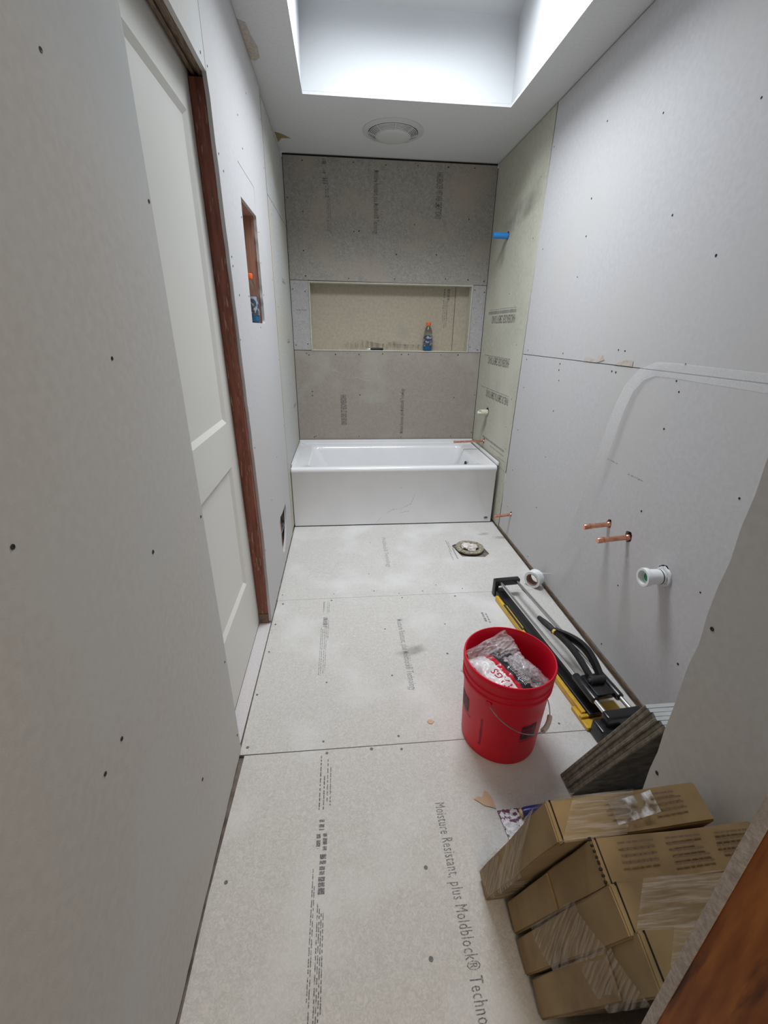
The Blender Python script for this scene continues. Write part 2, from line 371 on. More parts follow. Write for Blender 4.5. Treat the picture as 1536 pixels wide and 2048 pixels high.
bars(frame((0.28, 0, 0), (0, -1, 0), (1, 0, 0)), [(1.915, 2.10, 0.0, 0.004), (1.93, 2.08, 0.024, 0.003), (1.96, 2.09, 0.034, 0.003), (1.99, 2.10, 0.013, 0.004),
    (2.13, 2.16, 0.004, 0.016), (2.17, 2.21, -0.002, 0.012), (2.17, 2.215, 0.017, 0.012), (2.225, 2.25, 0.01, 0.018), (2.255, 2.275, 0.01, 0.015), (2.28, 2.32, 0.008, 0.018),
    (2.26, 2.52, -0.008, 0.0025), (2.30, 2.55, -0.003, 0.0025), (2.34, 2.56, 0.008, 0.0025), (2.35, 2.56, 0.013, 0.0025), (2.36, 2.55, 0.018, 0.0025), (2.36, 2.54, 0.023, 0.0025)], 'print_ink', b3)
bars(frame((0.255, 0, 0), (0, -1, 0), (1, 0, 0)), [(0.985, 1.075, 0.0, 0.006), (0.985, 1.09, 0.022, 0.003), (1.0, 1.09, 0.03, 0.003), (1.125, 1.20, 0.004, 0.022),
    (1.21, 1.53, -0.004, 0.003), (1.22, 1.53, 0.004, 0.003), (1.2, 1.52, 0.014, 0.003), (1.2, 1.50, 0.022, 0.003), (1.15, 1.30, 0.03, 0.003)], 'print_faint', b2)
bars(frame((1.09, 0, 0), (0, -1, 0), (1, 0, 0)), [(0.29, 0.46, 0.0, 0.006), (0.31, 0.40, 0.012, 0.004), (0.40, 0.56, 0.02, 0.009), (0.44, 0.57, -0.01, 0.005)], 'print_faint', b1)
bars(frame((1.09, 0, 0), (0, -1, 0), (1, 0, 0)), [(1.14, 1.22, 0.0, 0.012), (1.15, 1.23, 0.02, 0.008)], 'print_faint', b2)
patch(FF, [(0.585, -1.42), (0.67, -1.37), (0.74, -1.36), (0.76, -1.41), (0.70, -1.44), (0.63, -1.46)], 'smear', b2, 'stain')
patch(FF, [(0.70, -1.40), (0.84, -1.22), (0.95, -1.25), (0.88, -1.40), (0.80, -1.50)], 'pale_smear', b2, 'dust_smear')
patch(FF, [(0.34, -2.19), (0.47, -2.18), (0.49, -2.25), (0.40, -2.27), (0.33, -2.24)], 'pale_smear', b3, 'dust_smear')
patch(FF, [(0.70, -2.12), (0.82, -2.14), (0.83, -2.33), (0.74, -2.38)], 'pale_smear', b3, 'dust_smear')
patch(FF, [(0.10, -0.62), (0.42, -0.52), (0.47, -0.60), (0.30, -0.78), (0.12, -0.74)], 'pale_smear', b1, 'dust_smear')
patch(FF, [(0.117, -2.30), (0.122, -2.30), (0.11, -2.43), (0.107, -2.43)], 'scratch', b3, 'scratch')
patch(FF, [(1.33, -0.20), (1.44, -0.17), (1.45, -0.21), (1.36, -0.235)], 'smear', b1, 'stain')

# ------------------------------------------------------------------ left wall
wl = MB()
for a, b in (((-0.13, -1.14, 0.0), (-0.10, YB + 0.02, H)), ((-0.13, YD - 0.0, 2.16), (-T - 0.001, -1.14, H)), ((-0.13, YD, 0), (-T - 0.05, -1.93, 2.16))): wl.box(a, b)
wall_left = struct(wl.build('wall_left', 'cavity'))
def wood(name, a, b, m, parent, label=None):
    mb = MB(); mb.box(a, b); mb.bevel(0.0015, 1); return mb.build(name, m, parent, label=label)
wood('stud', (-0.10, -0.135, 0), (-T - 0.0005, -0.098, H - 0.01), 'orange_wood', wall_left)
wood('stud_edge', (-T - 0.0004, -0.1185, 0.012), (0.0004, -0.1125, 2.045), 'orange_wood', wall_left)
wood('stud', (-0.099, -0.557, 0), (-T - 0.0005, -0.517, H), 'cedar_stud', wall_left)
wood('stud', (-0.099, -0.935, 0), (-T - 0.0005, -0.897, H), 'cedar_stud', wall_left)
wood('blocking', (-0.099, -0.8968, 1.857), (-T - 0.0005, -0.5572, 1.895), 'cedar_stud', wall_left)
wood('blocking', (-0.099, -0.8968, 1.362), (-T - 0.0005, -0.5572, 1.397), 'cedar_stud', wall_left)
wood('niche_back', (-0.0995, -0.8966, 1.3974), (-0.094, -0.5574, 1.8566), 'niche_board', wall_left)
wood('bottom_plate', (-0.099, -1.14, -0.010), (-T - 0.0005, -0.13, 0.035), 'header_wood', wall_left)
wood('backing_board', (-0.04, -0.097, 0.0), (-T - 0.0005, YB, H), 'green_board', wall_left)
wood('stud', (-0.06, -1.935, 0), (-T - 0.0005, -1.893, 2.075), 'red_stud', wall_left)
rnd = random.Random(5)
near = [(YD + 0.002, 0.014)] + jag((YD + 0.002, 0.014), (-1.873, 0.012), 40, 0.004, rnd)[1:] + jag((-1.873, 0.012), (-1.884, 2.077), 20, 0.001, rnd) + \
       jag((-1.884, 2.077), (-1.256, 2.077), 14, 0.0015, rnd) + [(-1.256, 2.077), (-1.268, 2.494), (YD + 0.002, 2.494)]
pn = sheet('drywall_panel', [near], FL, T, 'drywall_near', wall_left)
NI = [(-0.896, 1.399), (-0.892, 1.855), (-0.557, 1.857)] + jag((-0.557, 1.857), (-0.560, 1.399), 26, 0.004, rnd)[1:] + [(-0.560, 1.399)]
VENT = [(-0.35, 0.300), (-0.36, 0.338), (-0.48, 0.333), (-0.60, 0.345), (-0.64, 0.33), (-0.625, 0.27), (-0.632, 0.20), (-0.60, 0.11), (-0.55, 0.085), (-0.44, 0.13), (-0.375, 0.20)]
VENT.reverse()
CUT = [(-0.888, 1.9705), (-0.547, 1.9695), (-0.5545, 1.866), (-0.5575, 1.866), (-0.5502, 1.967), (-0.888, 1.9675)]
far = jag((-1.150, 0.012), (-1.128, 0.50), 14, 0.003, rnd) + jag((-1.128, 0.50), (-1.185, 1.3), 20, 0.0045, rnd) + jag((-1.185, 1.3), (-1.243, 2.078), 14, 0.003, rnd) + \
      [(-1.252, 2.078), (-1.264, 2.494), (-0.125, 2.494), (-0.121, 1.0)] + jag((-0.119, 0.010), (-1.150, 0.012), 50, 0.004, rnd)
pf = sheet('drywall_panel', [far, NI, VENT, CUT], FL, T, 'drywall', wall_left)
pa1 = sheet('cement_board', [[(-0.112, 2.052), (YB - 0.002, 2.064), (YB - 0.002, 2.462), (-0.108, 2.468)]], FL, 0.011, 'alcove_left_board', wall_left)
pa2 = sheet('cement_board', [[(-0.110, 0.452), (YB - 0.002, 0.452), (YB - 0.002, 2.060), (-0.112, 2.047)]], FL, 0.011, 'alcove_left_board', wall_left)
pa3 = sheet('cement_board', [[(-0.110, 0.020), (YB - 0.002, 0.020), (YB - 0.002, 0.4495), (-0.110, 0.4495)]], FL, 0.011, 'green_board', wall_left)
screws(pn, FL, [(-2.193, 1.708), (-2.183, 1.327), (-2.506, 1.141), (-2.188, 0.964), (-2.429, 0.738), (-2.487, 0.732), (-1.895, 0.913), (-1.895, 1.611), (-1.30, 2.10), (-2.19, 0.3), (-1.892, 0.10), (-1.895, 0.42)])
screws(pf, FL, [(-1.205, 1.896), (-1.158, 1.863), (-1.175, 1.61), (-1.17, 1.582), (-1.175, 1.335), (-1.11, 1.492), (-1.23, 2.10), (-0.797, 2.14), (-0.753, 2.049), (-0.164, 1.631), (-0.838, 0.548),
                (-0.52, 1.80), (-0.53, 1.67), (-0.53, 1.53), (-0.92, 1.78), (-0.92, 1.50), (-0.16, 2.35), (-0.16, 2.15), (-0.16, 1.2), (-0.16, 0.8), (-0.70, 1.38), (-1.12, 0.9), (-1.12, 0.4), (-0.55, 2.3), (-0.55, 0.7)], s=0.85)
screws(pa1, FL, [(0.03, 2.44), (0.35, 2.45), (0.70, 2.44), (0.74, 2.2)], s=0.8)
screws(pa2, FL, [(0.74, 1.8), (0.74, 1.5), (0.0, 1.98), (0.0, 1.5), (0.36, 1.0)], s=0.8)
FLT = lambda y, z, s: frame((0, y, z), (0, s, 0), (0, 0, s))
for z, y0 in ((1.66, 0.30), (1.28, 0.36), (0.80, 0.50)):
    bars(frame((0, 0, z), (0, 1, 0), (0, 0, 1)), [(y0, y0 + 0.16, 0.0, 0.014), (y0, y0 + 0.15, 0.02, 0.006)], 'print_faint', pa2)
duct = MB()
duct.box((-0.0985, -0.646, 0.07), (-0.096, -0.335, 0.36)); duct.box((-0.0985, -0.646, 0.07), (-0.02, -0.643, 0.36)); duct.box((-0.0985, -0.338, 0.07), (-0.02, -0.335, 0.36))
duct.box((-0.03, -0.64, 0.195), (-0.014, -0.34, 0.203)); duct.box((-0.0985, -0.646, 0.064), (-0.02, -0.335, 0.07))
duct.build('duct_boot', 'duct_metal', wall_left)
# stud and header that frame the pocket door opening
jm = MB()
jm.rings([[Vector((x, y + s, z)) for x, y in ((-0.060, 0), (-T - 0.0006, 0), (-T - 0.0006, 0.042), (-0.060, 0.042))] for z, s in ((0.055, -1.146), (2.075, -1.228))]); jm.bevel(0.0015, 1)
trim1 = struct(jm.build('trim_1', 'red_stud', label='dark red wooden stud edging the door opening'))
pb = MB(); pb.box((-0.060, -1.150, -0.003), (-T - 0.001, -1.100, 0.054)); pb.bevel(0.001, 1); pb.build('bottom_plate', 'header_wood', trim1)
hd = MB(); hd.box((-0.030, YD, 2.080), (-T - 0.0006, -1.185, 2.16)); hd.bevel(0.001, 1)
trim2 = struct(hd.build('trim_2', 'header_wood', label='rough wooden header over the door opening'))
for x0, x1, z in ((-0.040, -0.0315, 2.088), (-0.052, -0.0415, 2.082), (-0.062, -0.0535, 2.094)):
    q = MB(); q.box((x0, YD, z), (x1, -1.187, 2.16)); q.build('header_ply', 'header_wood', trim2)

# pocket door, half slid behind the near wall
dx = -0.062; dt = 0.035
P_UP = (-1.730 - 0.30, -1.285, 1.040, 1.975); P_LO = (-1.730 - 0.30, -1.293, 0.325, 0.868)
y0, y1 = -2.10, -1.105
def hole(p): return [(p[0], p[2]), (p[1], p[2]), (p[1], p[3]), (p[0], p[3])]
FD = frame((dx, 0, 0), (0, 1, 0), (0, 0, 1))
door = struct(sheet('door_1', [[(y0, 0.006), (y1, 0.006), (y1, 2.14), (y0, 2.14)], hole(P_UP), hole(P_LO)], FD, dt, 'door_paint', label='white two-panel pocket door'))
for p in (P_UP, P_LO):
    mb = MB(); s = 0.018; d = 0.010
    o = [(p[0], p[2]), (p[1], p[2]), (p[1], p[3]), (p[0], p[3])]; i = [(p[0] + s, p[2] + s), (p[1] - s, p[2] + s), (p[1] - s, p[3] - s), (p[0] + s, p[3] - s)]
    mb.rings([[Vector((dx, y, z)) for y, z in o], [Vector((dx - d, y, z)) for y, z in i]], cap0=False, cap1=True)
    mb.build('door_panel', 'door_paint', door)

# ------------------------------------------------------------------ back wall with its niche
bw = MB(); bw.box((-0.1, YB + 0.10, 0), (W + 0.1, YB + 0.12, H)); wall_back = struct(bw.build('wall_back', 'cavity'))
for a, b in (((-0.0, YB + 0.014, 1.722), (W, YB + 0.099, H)), ((0, YB + 0.014, 0), (W, YB + 0.099, 1.20)), ((0, YB + 0.014, 1.201), (0.140, YB + 0.099, 1.721)), ((1.434, YB + 0.014, 1.201), (W, YB + 0.099, 1.721))):
    q = MB(); q.box(a, b); q.build('backing', 'cavity', wall_back)
q1 = sheet('cement_board', [jag((0.004, 1.721), (1.543, 1.716), 20, 0.0008, rnd) + [(1.543, 1.716), (1.543, 2.486), (0.004, 2.486)]], FB, T, 'back_board', wall_back)
q2 = sheet('cement_board', [[(0.004, 1.2205), (0.139, 1.2205), (0.139, 1.7175), (0.004, 1.7180)]], FB, T, 'side_board_pale', wall_back)
q3 = sheet('cement_board', [[(1.437, 1.2165), (1.543, 1.2165), (1.543, 1.7125), (1.437, 1.7130)]], FB, T, 'side_board_pale', wall_back)
q4 = sheet('cement_board', [[(0.004, 0.475), (1.543, 0.475), (1.543, 1.2135), (0.004, 1.2165)]], FB, T, 'back_board_lower', wall_back)
nb = MB(); nb.box((0.142, YB + 0.087, 1.215), (1.432, YB + 0.095, 1.717)); q5 = nb.build('niche_back', 'niche_board', wall_back)
for a, b in (((0.1405, YB - 0.003, 1.705), (1.4345, YB + 0.087, 1.7155)), ((0.1405, YB - 0.004, 1.2155), (1.4345, YB + 0.087, 1.2225)), ((0.1405, YB - 0.003, 1.2230), (0.1505, YB + 0.087, 1.7045)), ((1.4245, YB - 0.003, 1.2230), (1.4345, YB + 0.087, 1.7045))):
    q = MB(); q.box(a, b); q.bevel(0.001, 1); q.build('niche_lining', 'green_board', wall_back)
q = MB(); q.box((1.318, YB + 0.0805, 1.2232), (1.424, YB + 0.0868, 1.7040)); q6 = q.build('niche_strip', 'niche_board', wall_back)
q = MB(); q.box((1.3155, YB + 0.0860, 1.2235), (1.3178, YB + 0.0869, 1.7038)); q.build('joint', 'dark_gap', wall_back)
screws(q1, FB, [(0.139, 2.46), (0.496, 2.463), (0.726, 2.457), (0.956, 2.463), (1.177, 2.463), (1.372, 2.465), (0.127, 2.16), (0.495, 2.048), (0.532, 2.052), (0.946, 2.106), (1.358, 2.152), (0.117, 1.915),
                (0.816, 1.909), (1.125, 1.914), (0.122, 1.748), (0.449, 1.739), (0.805, 1.744), (1.207, 1.753), (1.388, 1.751), (1.518, 1.743), (0.022, 2.24)], s=1.1)
screws(q2, FB, [(0.020, 1.657), (0.113, 1.642), (0.020, 1.256), (0.115, 1.265)], s=1.1)
screws(q3, FB, [(1.53, 1.666), (1.45, 1.681), (1.45, 1.258), (1.517, 1.235)], s=1.1)
screws(q4, FB, [(0.1, 1.193), (0.119, 1.182), (0.333, 1.188), (0.525, 1.19), (0.719, 1.196), (0.877, 1.193), (0.935, 1.194), (1.209, 1.193), (1.354, 1.194), (0.133, 0.894), (0.131, 0.86), (0.531, 0.866),
                (0.895, 0.879), (1.347, 0.847), (0.145, 0.516), (0.13, 0.508), (0.52, 0.509), (0.894, 0.503), (1.342, 0.509), (1.528, 0.868), (1.53, 0.54)], s=1.1)
FBT = lambda x, z: frame((x, YB, z), (0, 0, -1), (1, 0, 0))
text('Moisture Resistant, plus Moldblock\u00ae Technology', FBT(0.642, 2.425), 0.040, 'print_ink', q1, sx=0.325, spacing=1.1, bold=0.015)
text('HARDIEBACKER WET AREA CEMENT BOARD', FBT(1.098, 2.43), 0.050, 'print_ink', q1, sx=0.20, spacing=1.05, bold=0.02)
FBU = lambda x, z: frame((x, YB, z), (0, 0, 1), (-1, 0, 0))
text('HARDIEBACKER EZ GRID BOARD', FBT(0.368, 0.868), 0.050, 'print_ink', q4, sx=0.245, spacing=1.05, bold=0.02)
text('Moisture Resistant, plus Moldblock\u00ae Technology', FBU(0.908, 0.535), 0.032, 'print_ink', q4, sx=0.40, spacing=1.1, bold=0.015)
bars(frame((0.27, YB, 0), (0, 0, 1), (-1, 0, 0)), [(2.445, 2.475, -0.035, 0.03), (2.39, 2.41, -0.03, 0.024), (2.33, 2.37, -0.045, 0.04), (2.25, 2.32, -0.03, 0.007), (2.25, 2.33, -0.045, 0.007),
    (2.04, 2.24, -0.035, 0.004), (2.04, 2.26, -0.045, 0.004), (2.03, 2.26, -0.056, 0.004)], 'print_faint', q1)
bars(frame((0.07, YB, 0), (1, 0, 0), (0, 0, 1)), [(-0.03, 0.05, 1.51, 0.006)], 'print_faint', q2)
FN = frame((0, YB + 0.087, 0), (1, 0, 0), (0, 0, 1))
bars(frame((1.22, YB + 0.087, 0), (0, 0, -1), (1, 0, 0)), [(-1.69, -1.62, 0.0, 0.012), (-1.69, -1.60, 0.03, 0.02), (-1.61, -1.43, 0.0, 0.006), (-1.60, -1.40, 0.015, 0.005), (-1.60, -1.42, 0.03, 0.006)], 'print_faint', q5)
patch(FN, [(0.30, 1.224), (1.30, 1.224), (1.25, 1.27), (1.0, 1.26), (0.85, 1.30), (0.7, 1.27), (0.50, 1.31), (0.40, 1.28), (0.30, 1.26)], 'water_mark', q5, 'water_mark')
# chalky scratches on the lower board
sm = MB()
for pts in ([(0.42, 1.0), (0.52, 1.01), (0.56, 0.985)], [(0.66, 1.12), (0.70, 0.99), (0.86, 0.88), (0.92, 0.85)], [(0.16, 1.13), (0.40, 1.03)], [(0.55, 0.99), (0.63, 0.985)], [(0.98, 0.83), (1.38, 0.81)]):
    for i in range(len(pts) - 1):
        a, b = Vector(pts[i]), Vector(pts[i + 1]); n = Vector((-(b - a).y, (b - a).x)).normalized() * 0.0022
        sm.poly([FB @ Vector((*p, 0.0006)) for p in (a - n, b - n, b + n, a + n)])
sm.build('scratch', 'scratch', q4)

# ------------------------------------------------------------------ right wall
wr = MB(); wr.box((W + 0.0135, -2.36, 0), (W + 0.05, YB + 0.02, H)); wall_right = struct(wr.build('wall_right', 'cavity'))
wood('bottom_plate', (W - 0.004, -2.35, -0.010), (W + 0.013, -0.10, 0.0185), 'header_wood', wall_right)
g1 = sheet('cement_board', [[(-YB + 0.002, 0.452), (0.098, 0.439), (0.150, 2.494), (-YB + 0.002, 2.494)]], FR, 0.011, 'green_board', wall_right)
g2 = sheet('cement_board', [[(-YB + 0.002, 0.004), (0.090, 0.004), (0.097, 0.436), (-YB + 0.002, 0.4485)]], FR, 0.011, 'green_board', wall_right)
d1 = sheet('drywall_panel', [[(0.128, 1.2500), (2.349, 1.2615), (2.349, 2.494), (0.160, 2.494)]], FR, T, 'drywall', wall_right)
HS = [(0.293, 0.193, 0.016), (1.348, 0.60, 0.018), (1.485, 0.604, 0.022), (1.719, 0.557, 0.036)]
def rough_hole(cx, cz, r, n=12, up=0.0):
    rd = random.Random(int(cx * 1000)); return [(cx - r * math.cos(2 * math.pi * k / n) * rd.uniform(0.8, 1.2), cz + up * (math.sin(2 * math.pi * k / n) > 0.3) + r * math.sin(2 * math.pi * k / n) * rd.uniform(0.8, 1.2)) for k in range(n)]
d2 = sheet('drywall_panel', [jag((0.104, 0.020), (2.349, 0.020), 40, 0.003, rnd) + [(2.349, 0.02), (2.349, 1.2585), (0.127, 1.2465)]] + [rough_hole(a, b, c, up=0.006) for a, b, c in HS], FR, T, 'drywall', wall_right)
N_ = lambda L_: [(-y, z) for y, z in L_]
screws(d1, FR, N_([(-1.112, 2.107), (-1.553, 1.981), (-0.716, 2.222), (-0.218, 1.819), (-1.292, 1.763), (-0.682, 1.632), (-1.545, 1.606), (-0.69, 1.951), (-1.145, 1.315), (-1.191, 1.313), (-1.542, 1.285),
                   (-0.664, 1.278), (-0.18, 2.30), (-1.97, 1.9), (-1.97, 1.5), (-0.20, 1.275), (-0.70, 1.80)]))
screws(d2, FR, N_([(-1.521, 1.229), (-1.546, 1.195), (-1.523, 1.061), (-1.897, 0.934), (-1.521, 0.735), (-1.501, 0.379), (-1.88, 0.594), (-1.891, 0.302), (-1.495, 0.06), (-0.669, 1.141), (-0.664, 0.978), (-0.66, 0.714),
                   (-0.652, 0.394), (-0.65, 1.193), (-0.65, 1.225), (-0.215, 0.775), (-0.215, 0.496), (-0.215, 0.222), (-0.646, 0.05), (-0.20, 1.22), (-1.13, 1.228), (-1.16, 1.226), (-0.215, 1.05)]))
screws(g1, FR, N_([(-0.06, 2.2), (-0.05, 1.9), (0.25, 1.62), (0.0, 1.3), (-0.04, 0.95), (-0.04, 0.6), (0.73, 2.3), (0.73, 1.9), (0.73, 1.7), (0.4, 1.2), (0.73, 0.55), (0.0, 0.75)]), s=0.8)
screws(g2, FR, N_([(-0.05, 0.36), (-0.045, 0.2)]), s=0.8)
FRI = lambda y, z: frame((W, y, z), (0, 1, 0), (0, 0, -1))   # printed upside down, as the board was hung
text('HARDIEBACKER CEMENT BOARD', FRI(0.08, 1.488), 0.055, 'print_ink', g1, sx=0.44, bold=0.02)
bars(frame((W, 0, 0), (0, -1, 0), (0, 0, 1)), [(-0.66, -0.08, 1.50, 0.022), (-0.64, -0.08, 1.53, 0.004)], 'print_faint', g1)
text('HARDIEBACKER CEMENT BOARD', FRI(0.09, 1.195), 0.055, 'print_ink', g1, sx=0.42, bold=0.02)
bars(frame((W, 0, 0), (0, -1, 0), (0, 0, 1)), [(-0.66, -0.08, 1.20, 0.006)], 'print_faint', g1)
text('PANEL DE CEMENTO & CEMENT BOARD', FRI(0.02, 0.945), 0.055, 'print_ink', g1, sx=0.375, bold=0.02)
bars(frame((W, 0, 0), (0, -1, 0), (0, 0, 1)), [(-0.68, -0.02, 0.955, 0.006)], 'print_faint', g1)
bars(frame((W, 0, 0), (0, -1, 0), (0, 0, 1)), [(-0.50, 0.02, 0.565, 0.016), (-0.30, 0.02, 0.535, 0.008), (-0.10, 0.05, 0.50, 0.006)], 'print_faint', g1)
patch(FR, [(-0.60, 2.06), (-0.44, 2.10), (-0.30, 2.16), (-0.10, 2.17), (0.08, 2.23), (0.125, 2.21), (0.12, 2.08), (-0.02, 2.03), (-0.22, 2.01), (-0.36, 1.96), (-0.55, 2.0)], 'smear', g1, 'smear')
patch(FR, [(-0.49, 1.98), (-0.40, 1.975), (-0.44, 1.80), (-0.56, 1.78)], 'smear', g1, 'smear')
patch(FR, [(-0.48, 0.76), (-0.42, 0.76), (-0.43, 0.66), (-0.50, 0.58)], 'smear', g1, 'smear')
bars(frame((W, 0, 0), (0, -0.87, 0), (0, 0.05, 1)), [(1.26, 1.36, 0.865, 0.006), (1.43, 1.53, 0.845, 0.006)], 'pencil', d2)
for pts in ([(0.885, 1.2535), (1.0, 1.2545), (1.03, 1.2620), (1.058, 1.2700), (1.035, 1.2900), (1.012, 1.286), (0.99, 1.266), (0.90, 1.275)], [(1.14, 1.2555), (1.262, 1.2562), (1.262, 1.278), (1.215, 1.279), (1.17, 1.268)]):
    mb = MB(); mb.poly([FR @ Vector((x, z, 0.001)) for x, z in pts], (-1, 0, 0), 0.001); mb.build('torn_paper', 'torn_paper', d1)
patch(FR, [(1.49, 0.52), (1.52, 0.545), (1.545, 0.50), (1.53, 0.475), (1.50, 0.47)], 'pale_smear', d2, 'dust_smear')

# short wall that juts in beside the doorway
pt = MB(); pt.box((1.08 + T + 0.001, YD, 0), (W + 0.05, -2.350 - T - 0.001, H)); wall_partition = struct(pt.build('wall_partition', 'cavity'))
FP = frame((1.08, 0, 0), (0, -1, 0), (0, 0, 1))
pp = sheet('drywall_panel', [[(2.352 + 0.0, 0.006)] + [(-YD - 0.001, 0.006), (-YD - 0.001, 2.494)] + jag((2.362, 2.494), (2.352, 0.006), 40, 0.0035, rnd)], FP, T, 'drywall_near', wall_partition)
screws(pp, FP, [(2.372, 0.858), (2.372, 0.454), (2.372, 1.26), (2.372, 1.66)], s=1.05)
FP2 = frame((0, -2.350, 0), (-1, 0, 0), (0, 0, 1))
sheet('drywall_panel', [[(-W + 0.001, 0.006), (-1.0930, 0.006), (-1.0930, 2.494), (-W + 0.001, 2.494)]], FP2, T, 'drywall', wall_partition)

# doorway wall (the camera looks in through it)
fw = MB()
fw.box((XJ + 0.006, YD - T - 0.089, 0), (W + 0.05, YD - T - 0.0005, H)); fw.box((-0.13, YD - T - 0.089, 2.10), (XJ + 0.005, YD - T - 0.0005, H))
fw.box((-0.13, YD - T - 0.089, 0), (-0.008, YD - T - 0.0005, 2.099))
wall_front = struct(fw.build('wall_front', 'header_wood'))
FW = frame((0, YD, 0), (-1, 0, 0), (0, 0, 1))
sheet('drywall_panel', [jag((-XJ, 0.004), (-XJ, 2.095), 60, 0.0006, rnd) + [(0.0, 2.095), (0.0, 2.494), (-1.079, 2.494), (-1.079, 0.004)]], FW, T, 'gypsum_edge', wall_front, label='drywall sheet ending in a raw gypsum edge')
FH = frame((0, YD - T * 2 - 0.0895, 0), (-1, 0, 0), (0, 0, 1))
sheet('drywall_panel', [[(-XJ, 0.004), (-XJ, 2.095), (0.0, 2.095), (0.0, 0.004), (1.5, 0.004), (1.5, 2.494), (-2.4, 2.494), (-2.4, 0.004)]], FH, T, 'hall_paint', wall_front)
jb = MB(); jb.box((XJ + 0.0015, YD - T - 0.090, 0), (XJ + 0.0055, YD - T - 0.0004, 2.095)); struct(jb.build('trim_3', 'jamb_wood', label='orange-brown wooden side of the doorway'))
jb = MB(); jb.box((-0.0075, YD - T - 0.090, 0), (-0.001, YD - T - 0.0004, 2.095)); struct(jb.build('trim_4', 'jamb_wood', label='orange-brown wooden side of the doorway opposite'))

# hallway behind the doorway
yh = YD - T * 2 - 0.0895 - T
for nm, a, b, m in (('floor_hallway', (-1.5, -5.0, -0.03), (2.4, yh + T, -0.006), 'hall_floor'), ('ceiling_hallway', (-1.5, -5.0, 2.5), (2.4, yh + T, 2.53), 'hall_paint'),
                    ('wall_hallway_left', (-1.53, -5.0, 0), (-1.5, yh, 2.5), 'hall_paint'), ('wall_hallway_right', (2.4, -5.0, 0), (2.43, yh, 2.5), 'hall_paint'), ('wall_hallway_back', (-1.5, -5.03, 0), (2.4, -5.0, 2.5), 'hall_paint')):
    q = MB(); q.box(a, b); struct(q.build(nm, m))
q = MB(); q.lathe([(0.001, 0), (0.17, 0.0), (0.18, -0.02), (0.16, -0.045), (0.001, -0.05)], origin=(0.55, -3.75, 2.4995), seg=32)
tag(q.build('fill_lamp_fixture', 'fill_lamp_diffuser', smooth=True), 'round white flush lamp added on the unseen hallway ceiling', 'lamp')  # made-up fixture, out of view, dressing the added hallway fill light

# ------------------------------------------------------------------ ceiling, skylight shaft, roof window
SX0, SX1, SY0, SY1 = 0.210, 1.327, -1.62, -0.055
ceiling = struct(sheet('ceiling', [[(-0.13, YD - 0.12), (W + 0.05, YD - 0.12), (W + 0.05, YB + 0.12), (-0.13, YB + 0.12)], [(SX0, SY1), (SX1, SY1), (SX1, SY0), (SX0, SY0)]],
                       frame((0, 0, H), (1, 0, 0), (0, -1, 0)) @ Matrix.Diagonal((1, -1, 1, 1)) @ Matrix.Translation((0, 0, 0.0)), 0.013, 'painted_ceiling'))
ceiling.data.flip_normals()
zr = lambda y: 2.860 + (SY1 - y) * 0.5
sh = MB()
H_ = H; H = H_ + 0.0135
for pts in ([(SX0, SY1, H), (SX1, SY1, H), (SX1, SY1, zr(SY1)), (SX0, SY1, zr(SY1))], [(SX0, SY0, H), (SX1, SY0, H), (SX1, SY0, zr(SY0)), (SX0, SY0, zr(SY0))],
            [(SX0, SY0, H), (SX0, SY1, H), (SX0, SY1, zr(SY1)), (SX0, SY0, zr(SY0))], [(SX1, SY0, H), (SX1, SY1, H), (SX1, SY1, zr(SY1)), (SX1, SY0, zr(SY0))]):
    c = sum((Vector(p) for p in pts), Vector()) / 4; mid = Vector(((SX0 + SX1) / 2, (SY0 + SY1) / 2, c.z)); n = (c - mid); n.z = 0
    n = Vector((math.copysign(1, n.x), 0, 0)) if abs(n.x) > abs(n.y) else Vector((0, math.copysign(1, n.y), 0))
    sh.poly([Vector(p) for p in pts], n, 0.02)
H = H_
shaft = sh.build('skylight_shaft', 'shaft_paint', ceiling)
SL = Vector((0, -1, 0.5)).normalized()
FO = frame((SX0, SY1, zr(SY1)), (1, 0, 0), SL)           # roof slope, normal u x v points down/in or out; handled with thickness on both sides
Ls = (SY1 - SY0) / abs(SL.y); wx = SX1 - SX0
roof = sheet('sloped_soffit', [[(-0.02, -0.02), (wx + 0.02, -0.02), (wx + 0.02, Ls + 0.02), (-0.02, Ls + 0.02)], [(0.06, 0.42), (wx - 0.06, 0.42), (wx - 0.06, 1.62), (0.06, 1.62)]], FO, 0.02, 'shaft_paint', ceiling)
win = struct(sheet('window_1', [[(0.02, 0.38), (wx - 0.02, 0.38), (wx - 0.02, 1.66), (0.02, 1.66)], [(0.06, 0.42), (wx - 0.06, 0.42), (wx - 0.06, 1.62), (0.06, 1.62)]],
                   frame(Vector((SX0, SY1, zr(SY1))) + Vector((0, 0.5, 1)).normalized() * 0.03, (1, 0, 0), SL), 0.10, 'white_plastic', label='roof window over the skylight shaft'))
sheet('window_pane', [[(0.055, 0.415), (wx - 0.055, 0.415), (wx - 0.055, 1.625), (0.055, 1.625)]],
      frame(Vector((SX0, SY1, zr(SY1))) + Vector((0, 0.5, 1)).normalized() * 0.11, (1, 0, 0), SL), 0.004, 'skylight_glass', win)
FC = frame((0, 0, H), (1, 0, 0), (0, 1, 0))
q = MB(); q.poly([Vector((x, y, H - 0.0015)) for x, y in ((0.0, 0.44), (0.022, 0.45), (0.05, 0.475), (0.088, 0.525), (0.03, 0.53), (0.0, 0.60))], (0, 0, 1), 0.001); q.build('torn_paper', 'stained_paper', ceiling)
